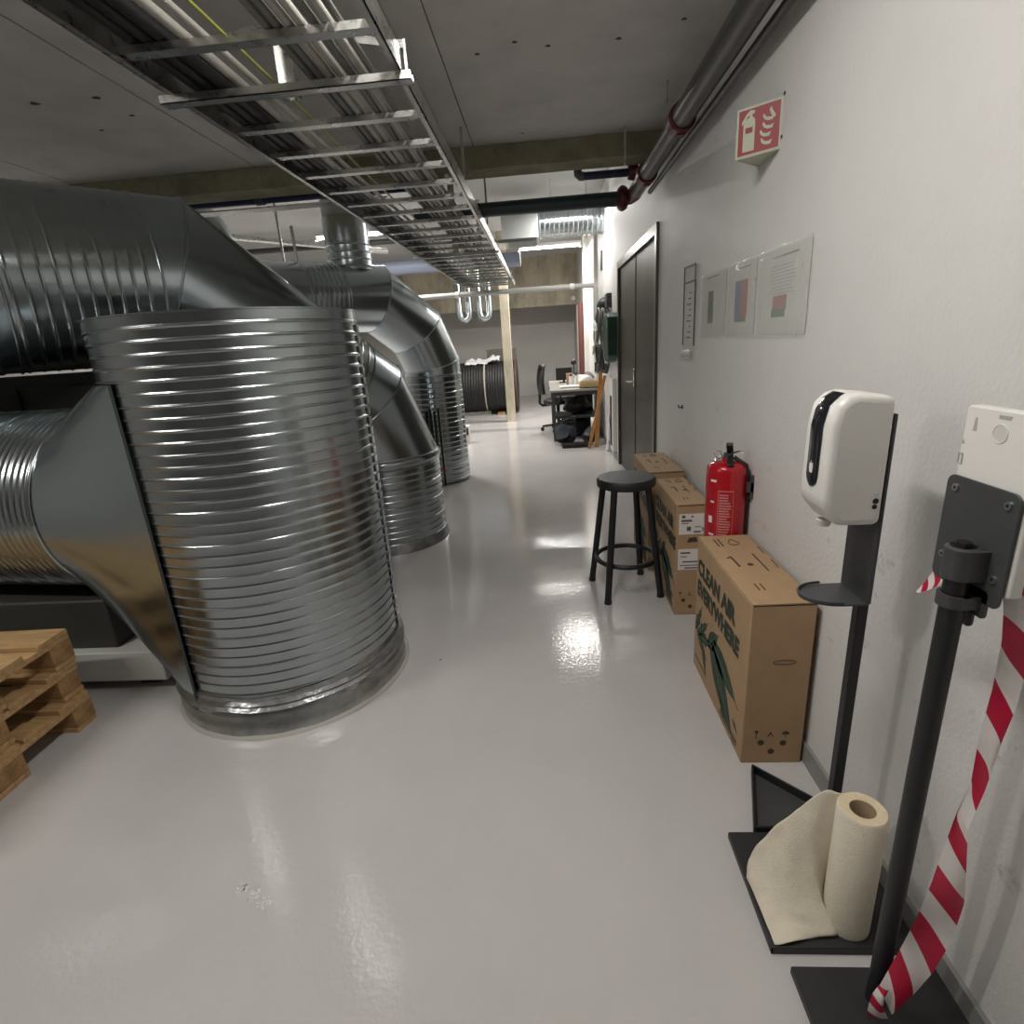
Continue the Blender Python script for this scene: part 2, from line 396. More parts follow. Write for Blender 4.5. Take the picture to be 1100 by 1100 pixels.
struct(MB().box((WX - .05, 8.7, 0), (WX, 8.95, CZF)).build('trim_5', WALLF), 'white pilaster on the wall beside the desk')
struct(MB().box((WX - .012, Y0, 0), (WX, DY0 - .03, .075)).build('baseboard_right', SKIRT))
struct(MB().box((WX - .012, DY1 + .03, 0), (WX, 8.7, .075)).build('baseboard_right', SKIRT))
for px_i, py_i, sz in ((552.7, 45, .012), (589, 49, .013), (665, 41, .014), (513, 58, .012), (561, 143, .010), (37, 111, .022), (104, 105, .020), (142, 124, .014), (109, 140, .012), (735, 20, .012)):
    c_ = pz(px_i, py_i, CZ)
    MB().prism([(c_.x + sz * (1 + .4 * math.sin(q * 2.3 + px_i)) * math.cos(2 * PI * q / 9), c_.y + sz * .8 * math.sin(2 * PI * q / 9), CZ - .0012) for q in range(9)], (0, 0, .0018)).build('chip_hole', mat('chip_dark', (.05, .045, .04), .9), ch)
# double door
dr = struct(MB().box((WX - .02, DY0 - .02, 0), (WX + .12, DY0 + .05, DZ + .02)).box((WX - .02, DY1 - .05, 0), (WX + .12, DY1 + .02, DZ + .02)).box((WX - .02, DY0 + .05, DZ - .05), (WX + .12, DY1 - .05, DZ + .02)).build('door_1', DOORF, origin=(WX, (DY0 + DY1) / 2, 0)), 'dark bronze metal double door with pale frame')
dh = T(dr)
SEAMY = 5.28
for a, b_ in ((DY0 + .055, SEAMY - .006), (SEAMY + .006, DY1 - .055)):
    lf = MB().box((WX + .005, a, .012), (WX + .055, b_, DZ - .055)).build('door_leaf', DOORM, dh, bevel=.004)
    if a < SEAMY - .5:
        hd = T(lf)
    hl = T(lf)
    for z in (.35, 1.15, 1.85):
        yy = a + .01 if a < SEAMY - .5 else b_ - .01
        MB().cyl((WX - .004, yy, z - .05), (WX - .004, yy, z + .05), .009, seg=10).build('hinge', DOORF, hl, smooth=60)
    if a > SEAMY - .1:
        hy = a + .05
        MB().box((WX - .004, hy - .02, .96), (WX + .006, hy + .02, 1.12)).build('handle_plate', CHROME, hl, bevel=.003)
        MB().tube([(WX, hy, 1.01), (WX - .05, hy, 1.01), (WX - .055, hy + .02, 1.01), (WX - .055, hy + .12, 1.01)], .009, 8).build('lever', CHROME, hl, smooth=60)
        MB().cyl((WX - .02, hy, 1.09), (WX + .006, hy, 1.09), .014, seg=14).build('lock', CHROME, hl, smooth=50)
    else:
        MB().box((WX - .001, b_ - .018, .2), (WX + .008, b_ + .008, DZ - .06)).build('astragal', DOORM, hl, bevel=.003)
# raised pale base behind the ducts; dark boxes on it added in place of shade
k = thing('shade_filler', 'added dark shade cabinet with a pale raised base panel under the big duct', 'backing', (-3.1, 2.5, 0))
MB().box((-4.5, 2.075, .06), (-1.80, 2.97, .21)).build('base_panel', PLINTH, k, bevel=.006)
for x in (-4.3, -3.1, -1.95):
    for y in (2.2, 2.65): MB().box((x - .05, y - .05, 0), (x + .05, y + .05, .06)).build('foot', CHAR, k)
MB().box((-4.5, 2.12, .21), (-2.03, 2.97, .455)).build('body', SHADEFILL, k, bevel=.01)  # added box, its dark colour fills in the shade under the branch
MB().box((-4.5, 2.97, .21), (-2.13, 3.12, 1.44)).build('rear_filler', SHADEFILL, k, bevel=.01)  # added sheet that darkens the gap below the overhead duct
for i in range(3): MB().box((-4.45 + i * .77, 2.955, .5), (-3.72 + i * .77, 2.97, 1.37)).build('filler_panel', SHADEFILL, k, bevel=.004)

# ================================================================== BIG DUCTS
up = Vector((0, 0, 1))
# --- upright ribbed duct with saddle branch
CX, CY, CR, CH = -1.245, 2.25, .487, 1.612
k = thing('ribbed_riser', 'wide upright ribbed galvanized duct with flat flared side branch standing on the floor', 'air duct', (CX, CY, 0))
ribbed(MB(), (0, 0, 0), (0, 0, 1), 1) if False else None
b = MB(); ribbed(b, (CX, CY, .17), (CX, CY, CH - .03), CR, .0417, .0036, seg=160); b.build('ribbed_shell', GALV, k, smooth=50)
MB().lathe((CX, CY, 0), [(CR + .0005, CH - .031), (CR + .0005, CH - .006), (CR + .004, CH - .005), (CR + .004, CH), (CR - .004, CH), (CR - .004, CH - .05)], seg=96, cap0=False, cap1=False).build('top_rim', GALV, k, smooth=40)
MB().lathe((CX, CY, 0), [(CR - .003, CH - .03), (.0, CH - .02)], seg=64, cap0=False).build('top_cap', GALV, k, smooth=40)
MB().lathe((CX, CY, 0), [(CR + .002, .182), (CR + .010, .170), (CR + .006, .160), (CR + .018, .146), (CR + .012, .136), (CR + .024, .124), (CR + .014, .112), (CR + .019, .100)], seg=160, cap0=False, cap1=False).jitter(.006, 7).build('sealant_band', SEAL, k, smooth=60)
MB().lathe((CX, CY, 0), [(CR + .012, .105), (CR + .016, .098), (CR + .016, .062), (CR + .020, .058), (CR + .020, 0)], seg=96, cap0=False, cap1=False).build('floor_collar', SEAL2, k, smooth=50)
MB().lathe((CX, CY, 0), [(CR + .018, .016), (CR + .028, .006), (CR + .032, 0)], seg=96, cap0=False, cap1=False).jitter(.004, 9).build('floor_sealant', mat('floor_caulk', (.42, .41, .37), .6), k, smooth=60)
# vertical lock seam of the shell on the corridor side
sa = math.radians(9)
for j in range(33):
    z = .19 + j * .0417
    a = sa
    MB().bar((CX + math.cos(a) * (CR + .006), CY + math.sin(a) * (CR + .006), z), (CX + math.cos(a) * (CR + .006), CY + math.sin(a) * (CR + .006), z + .030), .05, .004, up=(math.cos(a), math.sin(a), 0)).build('seam_tab', GALV, k)
# branch: flared saddle and ribbed pipe
bc = Vector((-1.99, 2.33, .88)); BR = .405
bd = Vector((CX, CY, .90)) - bc; bd.z = 0; bd.normalize()
side = Vector((bd.y, -bd.x, 0))                               # towards the camera
N = 96; ringA = []; ringB = []
fa = math.radians(-116.); back = math.atan2(-bd.y, -bd.x); half = (back - fa) % (2 * PI)
if half > PI: half = 2 * PI - half
for j in range(N):
    t = 2 * PI * j / N; cs, sn = math.cos(t), math.sin(t)
    ringA.append(bc + side * cs * BR + up * sn * BR)
    m_ = max(abs(cs), abs(sn)); qx, qz = cs / m_, sn / m_      # square parameter
    an = back + half * qx
    zt = .77 + qz * .625
    rr = CR + .008
    ringB.append(Vector((CX + math.cos(an) * rr, CY + math.sin(an) * rr, zt)))
rings = [[a.lerp(c, t) for a, c in zip(ringA, ringB)] for t in (0, .25, .5, .75, 1)]
MB().loft(rings, False, False).build('saddle', GALVD, k, smooth=28)
fs = [p for p in ringB if False]
an = fa
MB().bar((CX + math.cos(an) * (CR + .012), CY + math.sin(an) * (CR + .012), .14), (CX + math.cos(an) * (CR + .012), CY + math.sin(an) * (CR + .012), 1.395), .004, .009, up=(math.cos(an), math.sin(an), 0)).build('saddle_seam', CHAR, k)
b = MB(); ribbed(b, bc, bc - bd * 1.9, BR, .030, .0045, seg=96, wid=.3); b.build('branch_pipe', GALV, k, smooth=50)
MB().tube([bc + (side * math.cos(2 * PI * j / 64) + up * math.sin(2 * PI * j / 64)) * (BR + .003) for j in range(64)], .007, 6, closed=True).build('branch_bead', GALV, k, smooth=60)

# --- large overhead duct bending down into a second riser
def offset_path(outer, R):
    ds = []; out = []
    for i in range(len(outer) - 1):
        a, c = Vector(outer[i]), Vector(outer[i + 1]); ds.append((c - a).normalized())
    ns = [Vector((d.y, -d.x)) for d in ds]
    for i, p in enumerate(outer):
        p = Vector(p)
        if i == 0: out.append(p + ns[0] * R)
        elif i == len(outer) - 1: out.append(p + ns[-1] * R)
        else:
            s_ = ns[i - 1] + ns[i]; out.append(p + s_ * R / (1 + ns[i - 1].dot(ns[i])))
    return out
PD = Vector((.68, .733, 0)); PD.normalize(); REF = Vector((PD.y, -PD.x, 0))
A0 = Vector((-2.6, 2.7, 0))
RA = .435
oa = offset_path([(-.9, 2.325), (.85, 2.325), (2.10, 1.34), (2.36, .70), (2.36, 0)], RA)
oa[3] = Vector((2.36 - RA * 1.075, .70))
W = lambda q: A0 + PD * q.x + up * q.y
p0, p1, p2, p3, p4 = [W(q) for q in oa]
rise = p4.copy(); rise.z = 0
k = thing('overhead_duct', 'huge dark galvanized duct coming from the side and bending down behind the ribbed riser', 'air duct', rise)
e1 = A0 + PD * -.10 + up * p0.z; e1b = A0 + PD * -.02 + up * p0.z; e2 = A0 + PD * .60 + up * p0.z
m1 = p1 + (p2 - p1) * .60; m2 = p1 + (p2 - p1) * .88
left = e1 - Vector((1.6, .5, 0))
duct_run(k, [left, e1, e1b, e2, p1, m1, m2, p2, p3], RA, REF, 'ssrssrss', [GALVD, GALVD, GALV, GALVD, GALVD, GALV, GALVD, GALVD], sp=.058, amp=.0035, endn=(0, 0, -1))
b = MB(); ribbed(b, (rise.x, rise.y, .05), (rise.x, rise.y, .64), RA + .006, .046, .005); b.build('ribbed_section', GALV, k, smooth=50)
MB().lathe((rise.x, rise.y, 0), [(RA + .002, .70), (RA + .02, .68), (RA + .022, .66), (RA + .006, .63)], seg=72, cap0=False, cap1=False).build('collar', GALV, k, smooth=50)
MB().lathe((rise.x, rise.y, 0), [(RA + .01, .07), (RA + .02, .04), (RA + .03, 0)], seg=72, cap0=False, cap1=False).build('floor_collar', SEAL, k, smooth=50)

# --- third duct further back with an upright tee
B0 = Vector((-1.2, 6.0, 0)); RB = .30
ob = offset_path([(-2.6, 2.22), (-.50, 2.22), (.08, 1.80), (.30, 1.33), (.30, 0)], RB)
W = lambda q: B0 + PD * q.x + up * q.y
q0, q1, q2, q3, q4 = [W(q) for q in ob]
r3 = q4.copy(); r3.z = 0
k = thing('elbow_duct', 'shiny galvanized elbow duct with an upright tee rising to the ceiling', 'air duct', r3)
c1 = q0 + (q1 - q0) * .62; c2 = q0 + (q1 - q0) * .80
duct_run(k, [q0, c1, c2, q1, q2, q3, Vector((q3.x, q3.y, 1.16))], RB, REF, 'srssss', [GALVB, GALVB, GALVB, GALVB, GALVB, GALVB], sp=.045, amp=.006)
b = MB(); ribbed(b, (r3.x, r3.y, .02), (r3.x, r3.y, 1.15), RB + .004, .052, .005); b.build('ribbed_section', GALV, k, smooth=50)
MB().tube([Vector((r3.x, r3.y, 1.15)) + Vector((math.cos(t), math.sin(t), 0)) * (RB + .006) for t in [2 * PI * j / 64 for j in range(64)]], .009, 6, closed=True).build('seam', GALV, k, smooth=60)
tp = B0 + PD * -.80
b = MB(); ribbed(b, (tp.x, tp.y, 2.16), (tp.x, tp.y, 2.40), .195, .06, .008, seg=64); b.build('tee_ribbed', GALVB, k, smooth=50)
MB().cyl((tp.x, tp.y, 2.40), (tp.x, tp.y, 2.60), .200, seg=64, cap=False).build('tee_collar', GALVB, k, smooth=50)
b = MB(); b.cyl((tp.x, tp.y, 2.60), (tp.x, tp.y, CZF - .01), .19, seg=64, cap=False); b.build('tee_riser', mat('white_duct', (.66, .68, .66), .45), k, smooth=50)

# --- duct entering the right wall and the box before it
k = thing('wall_duct', 'round ribbed duct entering the white wall from a square box', 'air duct', (.35, 7.85, 2.68))
b = MB(); ribbed(b, (.0, 7.85, 2.86), (WX - .002, 7.85, 2.86), .165, .06, .008, seg=64); b.build('ribbed_section', GALVB, k, smooth=50)
MB().box((-.46, 7.64, 2.68), (.005, 8.06, 3.06)).build('square_box', mat('white_sheet_metal', (.62, .65, .64), .4, .3), k, bevel=.006)
MB().box((-.52, 7.6, 2.64), (-.02, 8.1, 2.68)).build('flange', GALVB, k)
k = thing('flexible_duct', 'short bright ribbed duct bend under the pale ceiling', 'air duct', (-2.85, 5.1, 2.5))
b = MB(); pts = arc((-3.05, 5.1, 2.45), .25, PI * .62, 0, 9)
rs = []
cc = []
for i in range(33):
    t = PI * .65 * (1 - i / 32); cc.append(Vector((-3.05 + .28 * math.cos(t), 5.1, 2.40 + .28 * math.sin(t)))); rs.append(.11 + (.008 if i % 2 else 0))
b.tube(cc, rs, 24).build('ribbed_bend', GALVB, k, smooth=50)
MB().cyl((cc[0].x - .5, 5.1, cc[0].z - .12), cc[0], .11, seg=24).build('straight_section', GALVB, k, smooth=50)

# ================================================================== CABLE LADDER
TZ = 2.27; TL, TR = -1.16, -.40
k = thing('cable_ladder', 'long galvanized cable ladder hanging under the concrete ceiling', 'cable tray', ((TL + TR) / 2, 1, TZ))
for x, s in ((TL, 1), (TR, -1)):
    b = MB(); b.box((x, 1.42, TZ), (x + .004 * s, 9.3, TZ + .075)); b.box((x, 1.42, TZ), (x + .022 * s, 9.3, TZ + .004)); b.box((x, 1.42, TZ + .071), (x + .022 * s, 9.3, TZ + .075))
    b.build('side_rail', STEEL, k)
rb = MB(); rb.box((TL + .004, -.018, TZ + .012), (TR - .004, .018, TZ + .016)); rb.box((TL + .004, -.02, TZ + .012), (TR - .004, -.016, TZ + .032)); rb.box((TL + .004, .016, TZ + .012), (TR - .004, .02, TZ + .032))
r0 = rb.build('rung', STEEL, k)
off = []
y = 1.49; n = 0
while y < 9.25:
    o = r0 if n == 0 else r0.copy()
    if n: C.objects.link(o)
    o.location.y = y; n += 1; y += .305
def tray_hanger(y, label):
    h = thing('tray_hanger', label, 'bracket', (-.78, y, TZ), 'hangers under the cable ladder')
    b = MB(); b.box((TL - .03, y - .02, TZ - .024), (TR + .03, y + .02, TZ - .021)); b.box((TL - .03, y - .02, TZ - .024), (TR + .03, y - .017, TZ)); b.box((TL - .03, y + .017, TZ - .024), (TR + .03, y + .02, TZ)); b.build('cross_channel', STEEL, h)
    top = CZ if y < BY else CZF                              # post goes up between the cables, arms slope above them, the ladder lies on the channel
    b = MB(); b.box((-.81, y + .02, TZ - .024), (-.806, y + .05, top)); b.box((-.754, y + .02, TZ - .024), (-.75, y + .05, top)); b.box((-.81, y + .047, TZ - .024), (-.75, y + .05, top)); b.build('post', STEEL, h)
    for s in (-1, 1):
        e = TL - .012 if s < 0 else TR + .012
        za, ze = (TZ + .172, TZ + .127) if s < 0 else (TZ + .150, TZ + .086)
        MB().bar((-.78 + s * .028, y + .03, za), (e, y + .03, ze), .003, .018, up=(0, 0, 1)).build('gusset', STEEL, h)
        MB().tube([(-.78 + s * .028, y + .03, za + .009), (e, y + .03, ze + .009)], .004, 6).build('gusset_lip', STEEL, h, smooth=60)
        MB().box((e - .004, y + .014, TZ - .022), (e + .004, y + .032, ze + .009)).build('end_strap', STEEL, h)
    for j in range(4):
        MB().cyl((-.78, y + .043, TZ + .10 + j * .03), (-.78, y + .049, TZ + .10 + j * .03), .006, seg=8).build('bolt', CHAR, h)
    return h
tray_hanger(2.02, 'steel hanger with sloped arms carrying the cable ladder before the olive beam')
tray_hanger(5.6, 'steel hanger carrying the cable ladder beyond the olive beam')
tray_hanger(8.02, 'steel hanger carrying the far end of the cable ladder')
def cable(x, z, r, m, lab, wob=.009, y0=1.5, y1=9.2, shift=0.):
    yb = 1.30 + (.048 if z > CB else 0)
    pts = [(x, yb, CZ + .002), (x, yb, CZ - .12), (x, yb + .03, z + .12), (x, yb + .10, z + r + .02)]
    for i in range(44):
        y = y0 + (y1 - y0) * i / 43
        pts.append((x + wob * math.sin(y * 1.3) + .5 * wob * math.sin(y * 3.1 + 1), y, z + r))
    return tag(MB().tube(pts, r, 8).build('cable', m, smooth=60), lab, 'cable', 'cables lying in the ladder')
CB = TZ + .033
for i, (x, z, r, m, kind) in enumerate([
    (-1.11, CB, .019, CABK, 'thick black cable'), (-1.068, CB, .019, CABK, 'thick black cable'), (-1.026, CB, .019, CABK, 'thick black cable'), (-1.09, CB + .04, .018, CABK, 'thick black cable'), (-1.048, CB + .04, .018, CABK, 'thick black cable'),
    (-.962, CB, .014, CABL, 'pale grey cable'), (-.905, CB, .010, CABL, 'pale grey cable'), (-.845, CB, .0045, CABY, 'yellow and green cable'),
    (-.720, CB, .012, CABG, 'mid grey cable'), (-.692, CB, .012, CABG, 'mid grey cable'), (-.661, CB, .014, CABL, 'pale grey cable'), (-.628, CB, .014, CABL, 'pale grey cable'), (-.59, CB, .012, CABG, 'mid grey cable'), (-.555, CB, .015, CABL, 'pale grey cable'), (-.52, CB, .010, CABG, 'mid grey cable')]):
    cable(x, z, r, m, {'thick black cable': 'thick black cable along the duct side of the cable ladder', 'pale grey cable': 'pale grey cable lying in the cable ladder', 'mid grey cable': 'mid grey cable lying in the cable ladder', 'yellow and green cable': 'thin yellow green earth cable in the cable ladder'}[kind])
# a few cables leaving the ladder upwards
for j, (x, y) in enumerate(((-.445, 3.8), (-.445, 5.3))):
    pts = [(x - .03, y - .5, CB + .012), (x - .01, y - .2, CB + .04), (x + .008, y, CB + .14), (x + .008, y + .02, CB + .3), (x + .008, y + .02, (CZ if y < BY else CZF) + .002)]
    tag(MB().tube(pts, .009, 8).build('cable', CABL, smooth=60), 'pale grey cable bending up from the ladder to the ceiling', 'cable', 'cables rising to the ceiling')

# ================================================================== PIPES
PX, PZ = .715, 2.42
k = thing('sprinkler_pipe', 'dark steel pipe with red couplings along the top of the white wall', 'pipe', (PX, 3, PZ))
MB().cyl((PX, -1.5, PZ), (PX, 4.45, PZ), .052, seg=24).build('pipe', DPIPE, k, smooth=60)
MB().cyl((PX + .07, -1.5, PZ - .05), (PX + .07, 4.3, PZ - .05), .016, seg=12).build('thin_pipe', DPIPE, k, smooth=60)
MB().tube([(PX, 4.45, PZ), (PX, 4.53, PZ - .005), (PX - .02, 4.585, PZ - .01), (PX - .08, 4.6, PZ - .015)], .052, 20).build('elbow', REDP, k, smooth=60)
for y, m in ((3.13, REDP), (4.04, REDP)):
    MB().cyl((PX, y - .045, PZ), (PX, y + .045, PZ), .066, seg=24).build('coupling', m, k, bevel=.008)
    for s in (-1, 1): MB().box((PX - .02, y - .02, PZ + s * .06 - .012), (PX + .02, y + .02, PZ + s * .06 + .012)).build('coupling_lug', m, k)
MB().lathe((PX - .09, 4.6, PZ - .015), [(.052, -.05), (.07, -.045), (.085, -.02), (.085, .0), (.07, .02), (.052, .03)], axis=(-1, 0, 0), seg=24).build('flange', REDP, k, smooth=40)
MB().cyl((PX - .12, 4.6, PZ - .015), (-.93, 4.6, PZ - .015), .050, seg=24).build('cross_pipe', TEALP, k, smooth=60)
MB().box((PX - .14, 4.055, PZ + .06), (PX - .13, 4.065, CZ - .002)).build('drop_rod', STEEL, k)
for y in (1.2, 3.45):
    MB().tube([(PX - .0, y, CZ - .002), (PX, y, PZ + .06)], .005, 6).build('drop_rod', STEEL, k)
k = thing('blue_branch_pipe', 'short dark blue pipe branching off the red coupling below the beam', 'pipe', (.5, 4.42, 2.5))
MB().cyl((.335, 4.45, 2.535), (.70, 4.45, 2.535), .026, seg=16).build('pipe', BLUEP, k, smooth=60)
MB().tube([(.345, 4.45, 2.535), (.32, 4.45, 2.537), (.305, 4.45, 2.55), (.30, 4.45, 2.60)], .030, 14).build('elbow', mat('iron_elbow', (.12, .12, .12), .4, .6), k, smooth=60)
MB().cyl((.655, 4.45, 2.535), (.72, 4.45, 2.535), .045, r2=.06, seg=18).build('fitting', REDP, k, smooth=40)
k = thing('blue_pipe', 'long dark blue pipe below the beam over the big dark duct', 'pipe', (-2.2, 4.46, 2.57))
MB().cyl((-4.5, 4.46, 2.585), (-.9, 4.46, 2.575), .036, seg=18).build('pipe', BLUEP, k, smooth=60)
for x in (-3.3, -2.05, -1.2): MB().cyl((x - .03, 4.46, 2.58), (x + .03, 4.46, 2.58), .046, seg=18).build('coupling', CHAR, k, smooth=40)
tg = tag(MB().box((-4.2, 4.50, 2.525), (-1.1, 4.62, 2.535)).build('cable_tray', STEEL), 'narrow steel tray behind the long blue pipe', 'cable tray')
tagp = thing('grey_pipe', 'pale grey pipe crossing under the ladder end and down the wall', 'pipe', (.78, 8.4, 0))
MB().tube([(-2.6, 8.4, 2.135), (.70, 8.4, 2.13), (.765, 8.4, 2.12), (.785, 8.4, 2.08), (.785, 8.4, .9)], .035, 14).build('pipe', GREYP, tagp, smooth=60)
for x in (-1.2, .45): MB().cyl((x - .03, 8.4, 2.133), (x + .03, 8.4, 2.133), .043, seg=14).build('coupling', CONDU, tagp, smooth=40)
# hanging pipes and rods of the farther bay
for i, (x, y, za, zb) in enumerate(((-2.62, 6.0, 2.35, CZF), (-2.085, 5.03, 2.212, 2.50))):
    tag(MB().cyl((x, y, za), (x, y, zb), .014, seg=8).build('hanger_rod', STEEL, smooth=60), ('thin steel rod hanging from the pale ceiling' if i == 0 else 'short steel rod standing on the shiny ribbed duct'), 'rod')
tag(MB().cyl((-4.8, 9.0, 3.02), (-.9, 9.0, 3.0), .04, seg=12).build('ceiling_pipe', DPIPE, smooth=60), 'dark pipe crossing below the far pale ceiling', 'pipe')
tag(MB().cyl((-4.8, 9.6, 2.72), (-.3, 9.6, 2.70), .11, seg=20).build('ceiling_pipe', mat('blue_grey_pipe', (.20, .23, .30), .5), smooth=60), 'thick blue grey pipe crossing in front of the stained beam', 'pipe')
tag(MB().cyl((-3.4, 5.4, 2.62), (-1.9, 7.4, 2.62), .03, seg=12).build('ceiling_pipe', STEEL, smooth=60), 'slanting steel pipe above the big dark elbow', 'pipe')
for x in (-1.62, -1.22):
    tag(MB().tube([(x, 11.4, CZF), (x, 11.4, 2.05), (x + .02, 11.4, 1.96), (x + .07, 11.4, 1.91), (x + .13, 11.4, 1.91), (x + .18, 11.4, 1.96), (x + .20, 11.4, 2.05), (x + .2, 11.4, CZF)], .07, 12).build('drain_trap', GALVB, smooth=60), 'shiny U shaped pipe hanging before the stained beam', 'pipe', 'U pipes before the stained beam')
tag(MB().cyl((.772, 11.3, 0), (.772, 11.3, 2.07), .07, seg=14).build('brown_pipe', mat('brown_red_pipe', (.10, .035, .03), .5), smooth=60), 'brown red standpipe against the white wall beyond the bench', 'pipe')
tag(MB().box((.745, 12.4, 0), (.842, 12.5, 2.1)).build('grey_post', mat('beige_post', (.42, .36, .30), .6)), 'beige post beside the brown red standpipe', 'post')
for z in (2.53, 2.30): tag(MB().lathe((.75, 13.602, z), [(.0, 0), (.06, 0), (.065, .03), (.05, .07), (0, .08)], axis=(0, -1, 0), seg=14).build('wall_sensor', WPLAST, smooth=50), 'small white cap on the stained beam near the wall', 'sensor', 'white caps by the far wall')

# ================================================================== PALLETS
def pallet(loc, rotz, label):
    h = thing('pallet', label, 'pallet', (0, 0, 0), 'stacked wooden pallets')
    # local: long side 1.2 along x (from -1.2 to 0), short side .8 along y (from -.8 to 0)
    g = lambda: rnd.uniform(-.004, .004)
    for yc, wd in ((-.0725, .145), (-.26, .10), (-.40, .145), (-.54, .10), (-.7275, .145)):
        e = g(); MB().box((-1.2 + g(), yc - wd / 2, .122), (0 + e, yc + wd / 2, .144)).build('deck_board', WOOD, h, bevel=.002, bseg=1)
    for xc in (-.0725, -.6, -1.1275):
        b = MB().box((-.4, -.0725, 0), (.4, .0725, .022)).xf(Matrix.Translation((xc, -.4, .1)) @ Matrix.Rotation(PI / 2, 4, 'Z')); b.build('stringer_board', WOOD, h, bevel=.002, bseg=1)
        for yc, wd in ((-.05, .10), (-.40, .145), (-.75, .10)):
            MB().box((xc - .0725, yc - wd / 2 + g(), .022), (xc + .0725 + g(), yc + wd / 2 + g(), .1)).build('block', WOODB, h, bevel=.003, bseg=1)
    for yc, wd in ((-.05, .10), (-.40, .145), (-.75, .10)):
        MB().box((-1.2, yc - wd / 2, 0), (0, yc + wd / 2, .022)).build('bottom_board', WOOD, h, bevel=.002, bseg=1)
    h['_e'].location = loc; h['_e'].rotation_euler = (0, 0, rotz); return h
pallet((-2.02, 1.90, 0), math.radians(1.5), 'wooden pallet on the floor, lowest of the stack of three')
pallet((-2.035, 1.905, .1445), math.radians(1.), 'wooden pallet in the middle of the stack of three')
pallet((-2.03, 1.91, .289), math.radians(2.2), 'wooden pallet on top of the stack of three')

# ================================================================== CARTONS
def carton(name, label, x0, x1, y0, y1, z, flap=True):
    h = thing(name, label, 'box', ((x0 + x1) / 2, (y0 + y1) / 2, 0), 'cardboard cartons along the wall')
    MB().box((x0, y0, 0), (x1, y1, z - .006)).build('body', CARD, h, bevel=.004)
    # top flap, lifted a little at its near end
    t = MB().prism([(x0 + .001, y0, z - .006), (x0 + .001, y1, z - .006), (x1 - .001, y1, z - .006), (x1 - .001, y0, z - .004)], (0, 0, .005)); t.build('top_flap', CARD, h, bevel=.001, bseg=1)
    MB().box((x0 + .006, y0 - .0006, z - .009), (x1 - .004, y0 + .001, z - .006)).build('flap_gap', CARDE, h)
    for fy in (.16, .42, .68):
        pass
    # handle cut on the top, air holes at the near end
    L = y1 - y0
    MB().prism([Vector((x0 + .055, y0 + L * .55 + .04, z - .0005))] + arc((x0 + .055, y0 + L * .55 + .0, z - .0005), .0001, 0, 1, 2)[:0] + [Vector((x0 + .062, y0 + L * .55 + .05, z - .0005)), Vector((x0 + .066, y0 + L * .55 - .045, z - .0005)), Vector((x0 + .058, y0 + L * .55 - .05, z - .0005))], (0, 0, .001)).build('handle_cut', CARDE, h)
    MB().prism([Vector((x0 + .040, y0 + L * .55 + .035, z - .0005)), Vector((x0 + .055, y0 + L * .55 + .05, z - .0005)), Vector((x0 + .062, y0 + L * .55 + .048, z - .0005)), Vector((x0 + .048, y0 + L * .55 + .032, z - .0005))], (0, 0, .001)).build('handle_cut', CARDE, h)
    hx, hy = x0 + .105, y0 + L * .50
    MB().cyl((hx, hy, z - .001), (hx, hy, z + .0003), .011, seg=14).build('hole', CARDE, h)
    xm = (x0 + x1) / 2
    for dx, dz in ((-.038, .085), (.036, .083), (-.002, .048)):
        MB().prism(arc((xm + dx, y0 - .0005, dz), .011, 0, 2 * PI, 17)[:-1], (0, .001, 0)).build('hole', CARDE, h)
    for j, dx in enumerate((-.055, -.008, .042)):
        c = Vector((xm + dx, y0 - .0006, .118))
        if j == 0: pl = [c + Vector(q) for q in ((-.006, 0, .016), (.006, 0, .016), (.004, 0, .006), (.001, 0, .004), (.001, 0, -.012), (.006, 0, -.014), (-.006, 0, -.014), (-.001, 0, -.012), (-.001, 0, .004), (-.004, 0, .006))]
        elif j == 1: pl = [c + Vector(q) for q in ((-.011, 0, -.010), (0, 0, .012), (.011, 0, -.010), (.006, 0, -.007), (0, 0, .004), (-.005, 0, -.007))]
        else: pl = arc(c, .013, 0, PI, 9) + [c + Vector((.001, 0, 0)), c + Vector((.001, 0, -.014)), c + Vector((-.001, 0, -.014)), c + Vector((-.001, 0, 0))]
        MB().prism(pl, (0, .0008, 0)).build('symbol', CARDE, h)
    for j in range(2): MB().box((x1 - .045, y0 + L * (.36 + .22 * j), z - .0008), (x1 - .012, y0 + L * (.36 + .22 * j) + .006, z + .0006)).build('slot', CARDE, h) if False else MB().bar((x1 - .012, y0 + L * (.44 + .22 * j), z), (x1 - .009, y0 + L * (.56 + .22 * j), z), .004, .001).build('slot', CARDE, h)
    # small print on the top
    for j in range(2):
        MB().bar((x0 + .05 + j * .016, y0 + L * .80, z), (x0 + .05 + j * .016, y0 + L * .93, z), .005, .0012).build('small_print', CARDE, h)
        MB().bar((x0 + .06 + j * .018, y0 + L * .16, z), (x0 + .06 + j * .018, y0 + L * .24, z), .004, .0012).build('small_print', CARDE, h)
    MB().bar((x1 - .055, y0 + L * .40, z), (x1 - .055, y0 + L * .66, z), .005, .0012).build('small_print', CARDE, h)
    MB().tube([Vector((x0 + .115 + .018 * math.sin(t) * (1 + .3 * math.cos(3 * t)), y0 + L * .86 + .03 * math.cos(t), z + .0002)) for t in [2 * PI * q / 24 for q in range(24)]], .0015, 4, closed=True).build('brand_mark', CARDE, h)
    return h
